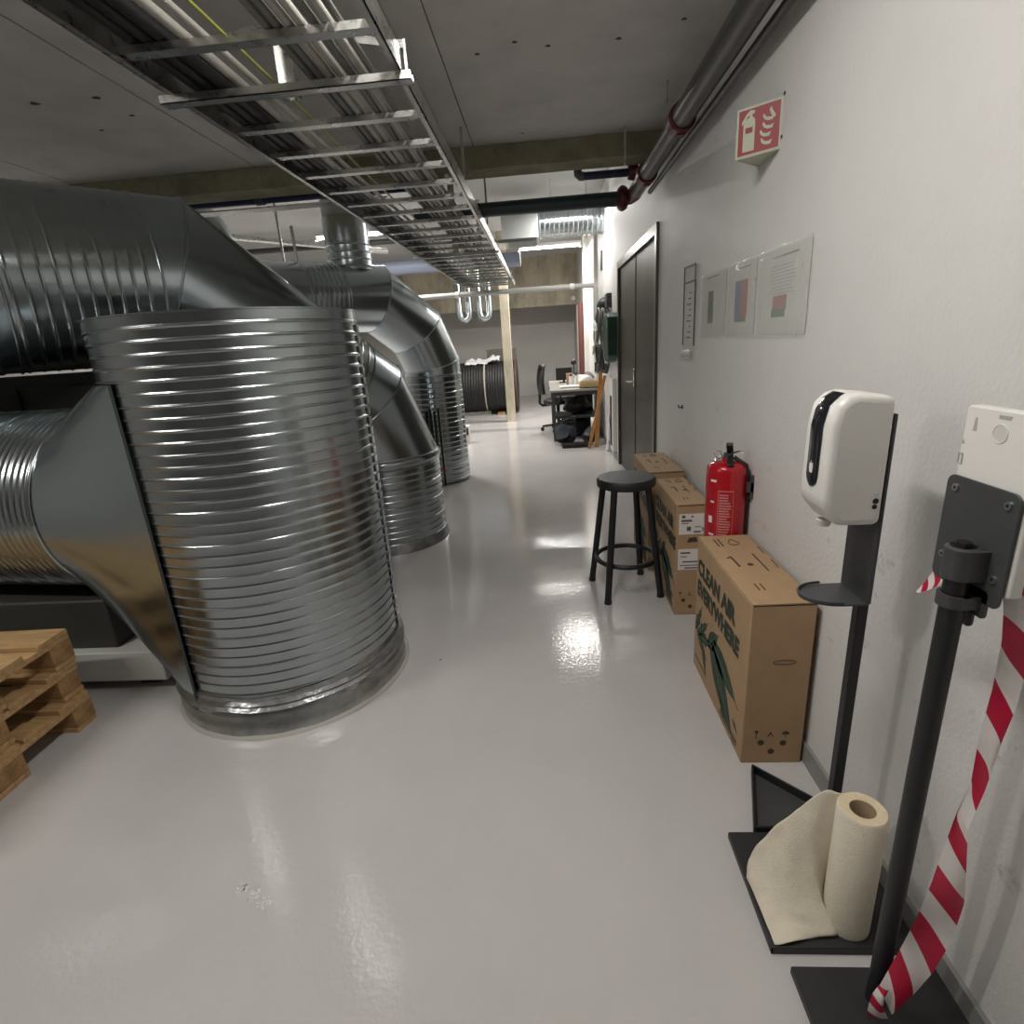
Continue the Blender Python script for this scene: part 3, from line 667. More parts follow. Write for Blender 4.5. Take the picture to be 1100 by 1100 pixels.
def side_print(h, x0, y0, y1, z):
    """slogan and leaf drawing on the corridor face"""
    L = y1 - y0
    xd, yd = (0, -1, 0), (0, 0, 1)
    o = text('CLEAN AIR', .092, (x0 - .001, y1 - L * .045, z - .150), xd, yd, INK, h, bold=.0045, stretch=1.0)
    text('EVERYWHERE', .092, (x0 - .001, y1 - L * .045, z - .245), xd, yd, INK, h, bold=.0045, stretch=.90)
    leaf = lambda u, v: Vector((x0 - .0012, y1 - u * L, v * z))
    def leafshape(u, v, ln, wd, ang, m, lobes=0):
        pts = []
        for s in (1, -1):
            rng = [i / 10 for i in range(11)] if s == 1 else [i / 10 for i in range(9, 0, -1)]
            for t in rng:
                wv = wd * math.sin(PI * t) ** .8 * (1 - .35 * t)
                if lobes: wv *= 1 - .45 * (.5 + .5 * math.cos(t * lobes * 2 * PI))
                lx, ly = t * ln, s * wv
                pts.append(leaf(u + (lx * math.cos(ang) - ly * math.sin(ang)) / L, v + (lx * math.sin(ang) + ly * math.cos(ang)) / z))
        MB().prism(pts, (.001, 0, 0)).build('leaf_print', m, h)
        p, q = leaf(u, v), leaf(u + ln * 1.12 * math.cos(ang) / L, v + ln * 1.12 * math.sin(ang) / z)
        MB().bar(p + Vector((-.0004, 0, 0)), q + Vector((-.0004, 0, 0)), .0012, .003, up=(0, 0, 1)).build('leaf_vein', LEAFL, h)
    leafshape(.36, .40, .36, .075, -.62, LEAFI, 0)
    leafshape(.40, .44, .30, .055, -.28, LEAFI, 0)
    leafshape(.03, .30, .15, .034, 1.05, LEAFI, 3)
    leafshape(.09, .29, .17, .036, .75, LEAFI, 3)
    leafshape(.13, .30, .17, .036, .30, LEAFI, 3)
    leafshape(.06, .31, .15, .030, -.35, LEAFI)
    leafshape(.32, .34, .16, .045, .75, LEAFI)
    leafshape(.20, .27, .12, .022, -1.0, LEAFI)
    leafshape(.60, .17, .10, .014, -.9, LEAFI)
    leafshape(.84, .17, .05, .010, -.4, LEAFI)
    for j in range(2): MB().bar((x0 - .001, y1 - L * .62, .045 - j * .014), (x0 - .001, y1 - L * .92, .045 - j * .014), .001, .006).build('small_print', CARDE, h)
    MB().bar((x0 - .001, y1 - L * .04, .06), (x0 - .001, y1 - L * .30, .06), .001, .006).build('small_print', CARDE, h)
B1 = (.618, .820, 1.582, 2.205, .612)
h = carton('carton', 'cardboard carton with green slogan and leaf print standing against the wall, nearest the hand sanitizer', *B1); side_print(h, B1[0], B1[2], B1[3], B1[4])
h['_e']['label'] = 'cardboard carton with green slogan and leaf print beside the hand sanitizer stand'
xm = (B1[0] + B1[1]) / 2
MB().tube(arc((xm + .015, B1[2] - .0006, .40), .036, 0, 2 * PI, 25, ay=(0, 0, .22))[:-1], .0012, 4, closed=True).build('embossed_mark', CARDE, h)
B2 = (.632, .80, 2.65, 3.19, .615)
h = carton('carton', 'cardboard carton with two white shipping labels behind the fire extinguisher', *B2); side_print(h, B2[0], B2[2], B2[3], B2[4])
def paper_label(h, x0, x1, y, z0, z1, rows):
    lb = MB().box((x0, y - .0012, z0), (x1, y, z1)).build('shipping_label', WHITEP, h); t = T(lb)
    t['_o'] = h['_o']
    wd, ht = x1 - x0, z1 - z0
    for a, b_, c, d in rows: MB().box((x0 + a * wd, y - .0018, z0 + c * ht), (x0 + b_ * wd, y - .001, z0 + d * ht)).build('label_print', PRTK, t)
paper_label(h, B2[0] + .012, B2[1] - .012, B2[2], .455, .565, [(.10, .22, .80, .93), (.42, .5, .82, .9), (.08, .45, .62, .72), (.08, .33, .52, .56), (.28, .42, .18, .38), (.55, .78, .34, .38), (.8, .98, .24, .32), (.8, .98, .14, .2), (.52, .76, .08, .16), (.85, .95, .7, .85)])
paper_label(h, B2[0] + .012, B2[1] - .045, B2[2], .26, .375, [(.1, .55, .78, .86), (.1, .4, .62, .66), (.2, .9, .36, .42), (.1, .9, .2, .24), (.3, .9, .06, .12)])
MB().prism([Vector((B2[0] + .055, B2[2] - .0006, .41)), Vector((B2[0] + .065, B2[2] - .0006, .435)), Vector((B2[0] + .10, B2[2] - .0006, .44)), Vector((B2[0] + .11, B2[2] - .0006, .415))], (0, .001, 0)).build('handle_cut', CARDE, h)
B3 = (.60, .81, 3.24, 3.80, .642)
h = carton('carton', 'cardboard carton with slightly raised top standing by the double door', *B3); side_print(h, B3[0], B3[2], B3[3], B3[4])

# ================================================================== STOOL
SX, SY, SZ = .43, 3.0, .688
k = thing('bar_stool', 'black round backless bar stool standing in front of the cartons', 'stool', (SX, SY, 0))
MB().lathe((SX, SY, 0), [(.148, SZ - .055), (.162, SZ - .048), (.164, SZ - .016), (.155, SZ - .003), (.10, SZ), (0, SZ)], seg=48, cap1=False).build('seat', mat('black_vinyl', (.010, .010, .011), .55), k, smooth=40)
ft = [(.300, 2.805), (.605, 2.872), (.240, 3.125), (.545, 3.190)]
for x, y in ft:
    tx, ty = SX + (x - SX) * .62, SY + (y - SY) * .62
    l_ = MB().cyl((x, y, 0.012), (tx, ty, SZ - .05), .0185, seg=14).build('leg', BLACK, k, smooth=60)
    t = T(l_); t['_o'] = k['_o']
    MB().cyl((x, y, 0), (x, y, .016), .021, seg=14).build('rubber_foot', BLKPL, t, smooth=50)
rz = .205
MB().tube([(SX + .172 * math.cos(2 * PI * j / 48), SY + .172 * math.sin(2 * PI * j / 48), rz) for j in range(48)], .0145, 10, closed=True).build('foot_ring', BLACK, k, smooth=60)

# ================================================================== FIRE EXTINGUISHER
EX, EY, ER = .752, 2.295, .083
k = thing('fire_extinguisher', 'red fire extinguisher with black handle hanging on the wall between the cartons', 'fire extinguisher', (EX, EY, .36))
MB().lathe((EX, EY, 0), [(.0, .37), (.06, .365), (.078, .375), (ER, .40), (ER, .872), (.080, .890), (.068, .904), (.045, .912), (.022, .916), (.022, .925), (0, .925)], seg=40, cap0=False, cap1=False).build('cylinder', RED, k, smooth=40)
MB().cyl((EX, EY, .915), (EX, EY, .945), .017, seg=16).build('valve', CHAR, k, smooth=50)
MB().bar((EX + .012, EY + .01, .948), (EX - .012, EY - .05, .992), .026, .016).build('upper_lever', BLKPL, k, bevel=.003)
MB().bar((EX + .01, EY + .005, .938), (EX - .012, EY - .075, .905), .026, .012).build('carry_handle', BLKPL, k, bevel=.003)
MB().tube([(EX + .01, EY, .94), (EX + .04, EY - .02, .955), (EX + .05, EY - .03, .95)], .004, 6).build('safety_pin', CHROME, k, smooth=60)
MB().tube([Vector((EX - .045, EY - .01, .945)) + Vector((.014 * math.cos(t), 0, .014 * math.sin(t))) for t in [2 * PI * q / 14 for q in range(14)]], .0022, 6, closed=True).build('pull_ring', CHROME, k, smooth=60)
MB().tube([(EX - .02, EY, .935), (EX - .05, EY - .01, .925), (EX - .055, EY - .012, .915)], .006, 8).build('gauge', CHROME, k, smooth=60)
MB().tube([(EX + .02, EY - .02, .93), (EX + .06, EY - .05, .90), (EX + .075, EY - .045, .83), (EX + .074, EY - .04, .70), (EX + .074, EY - .04, .55)], .009, 8).build('hose', BLKPL, k, smooth=60)
MB().box((EX + .06, EY - .075, .79), (WX - .001, EY - .05, .83)).box((EX + .075, EY - .075, .76), (WX - .001, EY - .055, .86)).build('wall_bracket', CHAR, k)
# printed instruction panel wrapped on the body
def wrap(a0, a1, z0, z1, m, nm, r=ER + .0008):
    n = max(2, int(abs(a1 - a0) / .06) + 1)
    r0 = [(EX + r * math.cos(a0 + (a1 - a0) * i / (n - 1)), EY + r * math.sin(a0 + (a1 - a0) * i / (n - 1)), z0) for i in range(n)]
    r1 = [(x, y, z1) for x, y, _ in r0]
    MB().add(r0 + r1, [(i, i + 1, n + i + 1, n + i) for i in range(n - 1)]).build(nm, m, k, smooth=60)
PRTX = mat('pale_red_print', (.55, .22, .22), .4)
ac = math.radians(-100)
wrap(ac - .50, ac - .48, .40, .80, PRTX, 'print_border'); wrap(ac + .22, ac + .24, .40, .80, PRTX, 'print_border'); wrap(ac - .5, ac + .24, .797, .801, PRTX, 'print_border')
z = .785
while z > .56:
    wrap(ac - .44, ac + rnd.uniform(-.05, .16), z - .006, z, PRTX, 'print_line'); z -= .0115
wrap(ac - .95, ac - .62, .835, .845, WHITEP, 'print_line'); wrap(ac - .92, ac - .7, .745, .753, WHITEP, 'print_line')
wrap(ac - 1.0, ac - .78, .655, .685, WHITEP, 'print_line'); wrap(ac - .95, ac - .66, .60, .608, WHITEP, 'print_line')

# ================================================================== WALL: SIGN, POCKETS, HOOK
k = thing('fire_sign', 'red and cream V shaped fire extinguisher sign jutting from the white wall', 'sign', (WX, 2.3, 2.015))
ap = Vector((.722, 2.30, 0)); n1 = Vector((WX, 2.200, 0)); f1 = Vector((WX, 2.405, 0)); ZB, ZT = 2.017, 2.172
MB().prism([n1 + up * ZB, ap + up * ZB, ap + Vector((.004, .001, ZB)), n1 + Vector((0, .006, ZB))], (0, 0, ZT - ZB)).build('panel', SIGNW, k)
MB().prism([f1 + up * ZB, ap + up * ZB, ap + Vector((.004, .001, ZB)), f1 + Vector((0, -.006, ZB))], (0, 0, ZT - ZB)).build('panel', SIGNW, k)
MB().prism([n1 + up * (ZB + .001), ap + up * (ZB + .001), f1 + up * (ZB + .001)], (0, 0, .002)).build('underside', SIGNW, k)
sx = (n1 - ap).normalized(); sn = Vector((sx.y, -sx.x, 0))
if sn.y > 0: sn = -sn
SW = (n1 - ap).length
S = lambda u, v, e=.0008: ap + sx * (u * SW) + up * (ZB + v * (ZT - ZB)) + sn * e
def sgn(poly, m, nm, e): MB().prism([S(u, v, e) for u, v in poly], -sn * .0006).build(nm, m, k)
sgn([(.05, .06), (.95, .06), (.95, .95), (.05, .95)], SIGNR, 'red_field', .001)
sgn([(.16, .12), (.42, .12), (.42, .68), (.40, .75), (.35, .79), (.35, .84), (.40, .84), (.40, .90), (.30, .92), (.22, .86), (.12, .72), (.13, .66), (.16, .68), (.24, .80), (.29, .83), (.29, .79), (.19, .74), (.16, .66)], SIGNW, 'extinguisher_symbol', .0018)
sgn([(.21, .48), (.37, .48), (.37, .59), (.21, .59)], SIGNR, 'symbol_band', .0026)
for j, (u, v) in enumerate(((.56, .14), (.53, .30), (.58, .44), (.58, .60))):
    sgn([(u, v + .13), (u + .04, v + .06), (u + .12, v + .02), (u + .22, v + .02), (u + .25, v + .10), (u + .17, v + .08), (u + .08, v + .10), (u + .02, v + .18)], SIGNW, 'flame_symbol', .0018)
sgn([(.72, .82), (.76, .72), (.84, .64), (.86, .70), (.79, .80), (.75, .88)], SIGNW, 'flame_symbol', .0018)
for z in (2.05, 2.175): MB().cyl((WX - .004, 2.19, z), (WX - .002, 2.19, z), .006, seg=8).build('screw', CHAR, k)
def pocket(label, y0, y1, z0, z1, deco):
    h = thing('document_pocket', label, 'document', (WX, (y0 + y1) / 2, z0), 'plastic pockets on the wall')
    MB().box((WX - .003, y0 + .012, z0 + .008), (WX - .0015, y1 - .012, z1 - .008)).build('paper', SHEET, h)
    sh = MB(); n = 14
    rows = []
    for i in range(n + 1):
        yy = y0 + (y1 - y0) * i / n
        rows.append([Vector((WX - .006 - .010 * max(0, noise.noise(Vector((yy * 16, j * 1.1, z0)))) - .004 * abs(noise.noise(Vector((yy * 31, j * 2.3, 4)))), yy, z0 + (z1 - z0) * j / 10)) for j in range(11)])
    sh.add([p for r in rows for p in r], [(i * 11 + j, i * 11 + j + 1, (i + 1) * 11 + j + 1, (i + 1) * 11 + j) for i in range(n) for j in range(10)]).build('plastic_cover', CLEAR, h, smooth=60)
    for (a, b_, c, d, m) in deco:
        MB().box((WX - .0036, y1 - (y1 - y0) * a, z0 + (z1 - z0) * c), (WX - .003, y1 - (y1 - y0) * b_, z0 + (z1 - z0) * d)).build('print', m, h)
lines = lambda a, b_, c, d, n: [(a, b_ - .1 * rnd.random(), c + (d - c) * i / n, c + (d - c) * i / n + .004, PRTK) for i in range(n)]
pocket('A3 plastic pocket whose sheet has a black title line, red block and green mark', 1.875, 2.318, 1.404, 1.704, [(.30, .78, .88, .895, PRTK), (.36, .62, .30, .46, PRTR), (.34, .60, .22, .31, PRTG)] + lines(.28, .78, .48, .82, 9))
pocket('plastic pocket with a dark blue and red printed sheet between two other pockets', 2.325, 2.68, 1.404, 1.704, [(.28, .78, .90, .915, PRTK), (.30, .50, .25, .75, PRTB), (.50, .72, .25, .75, PRTR), (.32, .7, .2, .26, PRTG)])
pocket('plastic pocket with a narrow green and grey printed strip beside the strip holder', 2.69, 3.10, 1.404, 1.704, [(.22, .72, .92, .935, PRTK), (.30, .52, .22, .72, PRTG), (.34, .48, .3, .68, PRTB)])
k = thing('strip_holder', 'narrow upright document strip with dark outline and metal clip on the wall', 'document', (WX, 3.33, 1.29))
MB().box((WX - .004, 3.22, 1.30), (WX - .001, 3.46, 1.78)).build('strip', SHEET, k)
for y in (3.22, 3.46): MB().bar((WX - .006, y, 1.36), (WX - .006, y, 1.70), .006, .006, up=(1, 0, 0)).build('edge_line', PRTK, k)
MB().tube([(WX - .006, 3.225, 1.70), (WX - .006, 3.225, 1.78), (WX - .006, 3.46, 1.785), (WX - .006, 3.46, 1.70)], .004, 5, closed=True).build('wire_clip', CHAR, k)
MB().box((WX - .018, 3.24, 1.29), (WX - .002, 3.46, 1.335)).build('metal_clip', CHROME, k, bevel=.004)
for j in range(9): MB().box((WX - .0046, 3.30, 1.40 + j * .03), (WX - .004, 3.40 - .03 * (j % 3), 1.406 + j * .03)).build('print', PRTK, k)
k = thing('wall_hook', 'small black wall hook on the white wall above the far cartons', 'hook', (WX, 3.45, .985))
MB().cyl((WX - .004, 3.45, .995), (WX, 3.45, .995), .014, seg=14).build('rosette', CHAR, k)
MB().tube([(WX, 3.45, .995), (WX - .02, 3.45, .99), (WX - .024, 3.45, .998), (WX - .024, 3.45, 1.008)], .004, 6).build('hook', BLKPL, k, smooth=60)

# ================================================================== HAND SANITIZER STANDS
def base_plate(x0, x1, y0, y1, h):
    b = MB().box((x0, y0, .018), (x1, y1, .022)); b.build('base_plate', mat('base_black', (.020, .020, .022), .5, var=.1, vscale=30), h, bevel=.002)
    MB().box((x0, y0, 0), (x1, y0 + .003, .019)).box((x0, y1 - .003, 0), (x1, y1, .019)).box((x0, y0, 0), (x0 + .003, y1, .019)).box((x1 - .003, y0, 0), (x1, y1, .019)).build('base_skirt', BLACK, h)
S1X, S1Y = .702, 1.172
k = thing('sanitizer_stand', 'black stand carrying a white hand sanitizer dispenser above the paper roll', 'stand', (S1X, S1Y, 0))
base_plate(.482, .825, .962, 1.285, k)
MB().box((S1X - .012, S1Y - .0125, .022), (S1X + .012, S1Y + .0125, 1.255)).build('pole', BLACK, k, bevel=.003)
MB().box((S1X - .020, S1Y - .058, .85), (S1X - .013, S1Y + .058, 1.265)).build('back_plate', CHAR, k, bevel=.002)
MB().box((S1X - .018, S1Y - .02, .97), (S1X + .002, S1Y + .02, 1.0)).build('clamp', CHAR, k, bevel=.002)
dt = MB(); tr = [Vector((S1X - .016, S1Y - .055, .850)), Vector((S1X - .016, S1Y + .055, .850))] + [Vector((S1X - .07 + .07 * math.cos(t), S1Y + .055 * math.sin(t), .850)) for t in [PI / 2 + PI * q / 16 for q in range(17)]]
dt.prism(tr, (0, 0, -.004)).build('drip_tray', CHAR, k)
MB().tube([p + up * .004 for p in tr[2:]], .003, 6).build('drip_tray_rim', CHAR, k, smooth=60)
# dispenser
D = thing('sanitizer_dispenser', 'white hand sanitizer dispenser with curved black window on a stand', 'dispenser', (S1X - .07, S1Y, 1.03))
x1 = S1X - .021; x0 = x1 - .122; y0, y1 = S1Y - .066, S1Y + .048
prof = [(x1, 1.035), (x0 + .035, 1.035), (x0 + .004, 1.075), (x0, 1.10), (x0 + .002, 1.245), (x0 + .010, 1.285), (x0 + .030, 1.305), (x0 + .05, 1.310), (x1, 1.300)]
MB().prism([(x, y0, z) for x, z in prof], (0, y1 - y0, 0)).build('housing', WPLAST, D, bevel=.016, bseg=4)
wp = [(x0 - .0015, 1.135), (x0 - .0015, 1.24), (x0 + .0045, 1.275), (x0 + .018, 1.298), (x0 + .036, 1.3085)]
ym = (y0 + y1) / 2
rg = []
for i, (x, z) in enumerate(wp):
    rg.append([Vector((x, ym - .024, z)), Vector((x - .002, ym - .018, z + .0005)), Vector((x - .002, ym + .018, z + .0005)), Vector((x, ym + .024, z))])
HW = .024
low = [[Vector((x0 - .0012, ym - HW * math.sin(t), 1.135 - .022 * math.cos(t))), Vector((x0 - .003, ym - .010 * math.sin(t), 1.135 - .022 * math.cos(t))), Vector((x0 - .003, ym + .010 * math.sin(t), 1.135 - .022 * math.cos(t))), Vector((x0 - .0012, ym + HW * math.sin(t), 1.135 - .022 * math.cos(t)))] for t in (.2, .6, 1.1)]
MB().loft(low + rg, False, False, closed=False).build('window', SMOKE, D, smooth=60)
c = Vector((x0 - .0045, ym, 1.155))
MB().prism([c + Vector((0, a, b_)) for a, b_ in ((-.006, -.012), (.005, -.012), (.008, -.002), (.006, .008), (.002, .004), (.001, .014), (-.002, .004), (-.006, .010), (-.008, 0))], (.001, 0, 0)).build('hand_symbol', WHITEP, D)
lk = Vector((x1 - .018, y0 - .001, 1.09))
MB().cyl(lk, lk + Vector((0, .003, 0)), .006, seg=14).build('lock', BLKPL, D); MB().cyl(lk + Vector((-.001, 0, -.012)), lk + Vector((-.001, .003, -.012)), .005, seg=12).build('lock', BLKPL, D)
MB().bar(lk + Vector((-.006, .0004, .016)), lk + Vector((.006, .0004, .016)), .001, .003).build('lock_mark', GPLAST, D)
MB().cyl((x0 + .035, ym, 1.022), (x0 + .035, ym, 1.036), .012, r2=.016, seg=16).build('nozzle', GPLAST, D, smooth=50)

S2X, S2Y = .660, .857
k = thing('sanitizer_stand', 'black stand with grey mounting plate seen from behind, wrapped in barrier tape', 'stand', (S2X, S2Y, 0))
base_plate(.510, .832, .575, .922, k)
MB().cyl((S2X, S2Y, .022), (S2X, S2Y, 1.088), .0180, seg=24).build('pole', BLACK, k, smooth=60)
MB().cyl((S2X, S2Y, 1.088), (S2X, S2Y, 1.096), .012, seg=6).build('top_bolt', BLKPL, k)
MB().lathe((S2X, S2Y, 0), [(.0245, 1.035), (.0245, 1.086), (.018, 1.089)], seg=28, cap0=False, cap1=False).build('clamp', CHAR, k, smooth=40)
MB().lathe((S2X, S2Y, 0), [(.0185, .985), (.0240, .985), (.0240, 1.006), (.0185, 1.006)], seg=28, cap0=False, cap1=False).build('clamp_ring', CHAR, k, smooth=40)
# mounting plate turned away from the eye; local axes
pn = Vector((-1, 0, 0)); px_ = Vector((0, -1, 0))     # px_ to the right seen from the camera
pc = Vector((.690, .875, 0))
def P2(u, z, e=0.): return pc + px_ * u + up * z + pn * e
def rrect(u0, u1, z0, z1, r, n=5):
    pts = []
    for cu, cz, a0 in ((u1 - r, z1 - r, 0), (u0 + r, z1 - r, PI / 2), (u0 + r, z0 + r, PI), (u1 - r, z0 + r, 3 * PI / 2)):
        for q in range(n): a = a0 + PI / 2 * q / (n - 1); pts.append((cu + r * math.cos(a), cz + r * math.sin(a)))
    return pts
MB().prism([P2(u, z) for u, z in rrect(-.078, .074, .998, 1.186, .015)], pn * .004).build('mounting_plate', CHAR, k, bevel=.001)
MB().prism([P2(u, z) for u, z in rrect(-.030, .052, .972, 1.02, .008)], pn * .004).build('plate_tongue', CHAR, k)
MB().prism([P2(u, z) for u, z in rrect(-.005, .030, .945, 1.02, .010)], pn * .004).build('plate_tongue', CHAR, k)
MB().box((S2X, S2Y - .0245, 1.035), (.689, S2Y - .0165, 1.086)).build('clamp_arm', CHAR, k); MB().box((S2X, S2Y - .024, .985), (.689, S2Y - .017, 1.006)).build('clamp_arm', CHAR, k)
for u, z in ((-.055, 1.166), (.055, 1.166), (-.058, 1.045), (.055, 1.045)):
    sc_ = MB().cyl(P2(u, z, .004), P2(u, z, .007), .0065, seg=12).build('screw', STEEL, k, smooth=40); t = T(sc_); t['_o'] = k['_o']
    MB().cyl(P2(u, z, .007), P2(u, z, .0075), .003, seg=6).build('screw_socket', BLKPL, t)
D = thing('dispenser_back', 'white plastic dispenser back with keyhole slots behind the grey plate', 'dispenser', P2(0, 1.01, -.02))
MB().prism([P2(u, z, -.003) for u, z in rrect(-.072, .080, 1.02, 1.302, .008)], pn * -.020).build('back_shell', WPLAST, D, bevel=.003)
MB().prism([P2(.004 + .014 * math.cos(t), 1.266 + .014 * math.sin(t), -.0024) for t in [2 * PI * q / 24 for q in range(24)]], pn * -.001).build('keyhole', SHEET, D)
MB().tube([P2(.004 + .014 * math.cos(t), 1.266 + .014 * math.sin(t), -.0024) for t in [2 * PI * q / 24 for q in range(24)]], .0009, 5, closed=True).build('keyhole_rim', WPLAST, D)
MB().prism([P2(u, z, -.0024) for u, z in ((-.052, 1.262), (-.044, 1.262), (-.045, 1.272), (-.046, 1.284), (-.050, 1.284), (-.051, 1.272))], pn * -.001).build('keyhole', GREYP, D)
MB().prism([P2(u, z, -.0024) for u, z in ((-.004, 1.294), (.020, 1.294), (.018, 1.288), (-.004, 1.288))], pn * -.001).build('slot', GREYP, D)
MB().tube([P2(u, z, -.002) for u, z in ((-.071, 1.205), (-.063, 1.205), (-.063, 1.222), (-.071, 1.222))], .001, 5, closed=True).build('moulded_mark', GREYP, D)
MB().prism([P2(u, z, -.0024) for u, z in ((-.070, 1.238), (-.064, 1.238), (-.067, 1.246))], pn * -.001).build('moulded_mark', GREYP, D)

# ------------------------------------------------------------------ barrier tape
def tape(name, label, left, right, period=.066, slant=.9):
    """ribbon between two edge polylines; slanted red and white stripes"""
    left = [Vector(p) for p in left]; right = [Vector(p) for p in right]; n = len(left)
    cum = [0.]
    for i in range(1, n): cum.append(cum[-1] + ((left[i] + right[i]) / 2 - (left[i - 1] + right[i - 1]) / 2).length)
    tot = cum[-1]
    def at(s_, arr):
        s_ = min(max(s_, 0), tot)
        for i in range(1, n):
            if s_ <= cum[i] + 1e-9: return arr[i - 1].lerp(arr[i], (s_ - cum[i - 1]) / max(1e-9, cum[i] - cum[i - 1]))
    wd_ = sum((l - r).length for l, r in zip(left, right)) / n; sl = slant * wd_
    b = MB(); st = period / 5; rows = []; s_ = -sl
    while s_ < tot + st:
        row = []
        for j in range(7):
            v = j / 6; q = at(s_ + sl * v, left).lerp(at(s_ + sl * v, right), v)
            row.append(q + Vector((0, -1, 0)) * .010 * math.sin(PI * v) * math.sin(7 + 21 * min(max(s_ + sl * v, 0), tot)))
        rows.append(row); s_ += st
    for i in range(len(rows) - 1):
        b.add(rows[i] + rows[i + 1], [(j, j + 1, 8 + j, 7 + j) for j in range(6)], (i // 5) % 2)
    o = b.build(name, [TAPER, TAPEW], smooth=50)
    return tag(o, label, 'tape', 'red and white barrier tape')
LP0, RP0 = Vector((.7165, .852, 1.06)), Vector((.7165, .800, 1.06))   # hidden start, held behind the white shell
lp = [(1078, 655), (1076, 690), (1066, 740), (1052, 790), (1043, 840), (1028, 872), (1012, 915), (1000, 950), (985, 985), (972, 1010), (958, 1035), (944, 1060)]
rp = [(1112, 655), (1108, 700), (1092, 760), (1075, 800), (1058, 850), (1040, 890), (1038, 935), (1036, 970), (1022, 1012), (1002, 1045), (980, 1070), (958, 1090)]
dl = [.83, .83, .83, .82, .815, .81, .805, .805, .81, .815, .818, .82]
tape('barrier_tape', 'red and white barrier tape hanging down to the foot of the black stand', [LP0] + [pY(x, y, d + .012) for (x, y), d in zip(lp, dl)], [RP0] + [pY(x, y, d - .012) for (x, y), d in zip(rp, dl)])
kp = [(944, 1058), (938, 1066), (934, 1076), (932, 1084), (931, 1090)]; kq = [(956, 1062), (950, 1072), (949, 1082), (951, 1088), (954, 1094)]
tape('barrier_tape', 'crumpled knot of barrier tape tied around the foot of the stand', [pY(x, y, .825) for x, y in kp], [pY(x, y, .815) for x, y in kq], period=.024, slant=.6)
ea = [(1032, 596), (1014, 603), (1004, 612), (994, 624), (985, 635)]; eb = [(1032, 616), (1016, 622), (1006, 630), (997, 634), (986, 637)]
tape('barrier_tape', 'short pointed end of barrier tape sticking out behind the grey plate', [pX(x, y, .715) for x, y in ea], [pX(x, y, .712) for x, y in eb], period=.018, slant=.5)

# ------------------------------------------------------------------ triangular tray and paper roll
k = thing('corner_tray', 'black shallow tray with raised rim lying on the base plate by the wall', 'tray', (.65, 1.40, .0))
z0 = .024
poly = [Vector((.560, 1.290, 0)), Vector((.722, 1.292, 0)), Vector((.775, 1.395, 0)), Vector((.640, 1.535, 0))]
MB().prism([p + up * .003 for p in poly], (0, 0, .004)).build('tray_floor', CHAR, k)
rim = MB()
for i in range(4): rim.bar(poly[i] + up * .018, poly[(i + 1) % 4] + up * .018, .006, .036)
rim.build('rim', BLACK, k, bevel=.001)
RX, RY, RR = .684, 1.028, .052
k = thing('paper_roll', 'roll of cream kitchen paper standing on the base plate with a long sheet unrolled', 'paper roll', (RX, RY, .022))
RZ0, RZ1 = .0235, .375
MB().lathe((RX, RY, 0), [(RR * .99, RZ0), (RR, RZ0 + .01), (RR, RZ1 - .005), (RR - .004, RZ1)], seg=48, cap0=False, cap1=False).build('roll_side', PAPER, k, smooth=50)
MB().lathe((RX, RY, 0), [(RR - .004, RZ1), (.027, RZ1 - .002)], seg=48, cap0=False, cap1=False).build('roll_end', PAPERE, k, smooth=50)
MB().lathe((RX, RY, 0), [(.027, RZ1 - .002), (.025, RZ1 - .004), (.025, RZ0)], seg=32, cap0=False, cap1=False).build('core', CORE, k, smooth=50)
# unrolled sheet: control grid (columns from the roll outwards, rows from bottom to top)
rt = lambda a, z: Vector((RX + RR * 1.02 * math.cos(a), RY + RR * 1.02 * math.sin(a), z))
cols = [
    [rt(1.2, .03), rt(1.2, .20), rt(1.2, .374)],
    [rt(2.1, .03), rt(2.1, .20), rt(2.1, .374)],
    [Vector((.634, 1.02, .03)), Vector((.616, 1.075, .20)), Vector((.628, 1.085, .372))],
    [Vector((.648, .990, .026)), Vector((.590, 1.075, .15)), Vector((.598, 1.115, .298))],
    [Vector((.600, .984, .026)), Vector((.560, 1.058, .095)), Vector((.560, 1.135, .222))],
    [Vector((.550, .975, .026)), Vector((.530, 1.048, .062)), Vector((.527, 1.150, .152))],
    [Vector((.505, .966, .026)), Vector((.500, 1.053, .045)), Vector((.493, 1.150, .085))],
    [Vector((.490, .967, .024)), Vector((.486, 1.050, .033)), Vector((.478, 1.125, .042))],
]
def cr(p, t):
    n = len(p) - 1; x = min(max(t * n, 0), n - 1e-6); i = int(x); f = x - i
    a, b_, c, d = p[max(i - 1, 0)], p[i], p[i + 1], p[min(i + 2, n)]
    return .5 * ((2 * b_) + (c - a) * f + (2 * a - 5 * b_ + 4 * c - d) * f * f + (3 * b_ - a - 3 * c + d) * f ** 3)
NU, NV = 40, 24; g = []
for i in range(NU + 1):
    col = [cr([c[j] for c in cols], i / NU) for j in range(3)]
    for j in range(NV + 1):
        p = cr(col, j / NV)
        am = .013 * min(1, max(0, (i - 12) / 10))
        q = Vector((p.x * 1.0, p.y, p.z)) * 11
        dn = (abs(noise.noise(q * 1.1 + Vector((3, 1, 7)))) * 1.6 - .3) * am + abs(noise.noise(q * 2.6)) * am * .55
        p = p + Vector((-.4, -.3, .6)) * dn
        p.z = max(p.z, .0245); g.append(p)
sh = MB().add(g, [(i * (NV + 1) + j, i * (NV + 1) + j + 1, (i + 1) * (NV + 1) + j + 1, (i + 1) * (NV + 1) + j) for i in range(NU) for j in range(NV)])
so = sh.build('loose_sheet', PAPER, k, smooth=35)
sd = so.modifiers.new('thick', 'SOLIDIFY'); sd.thickness = .0008

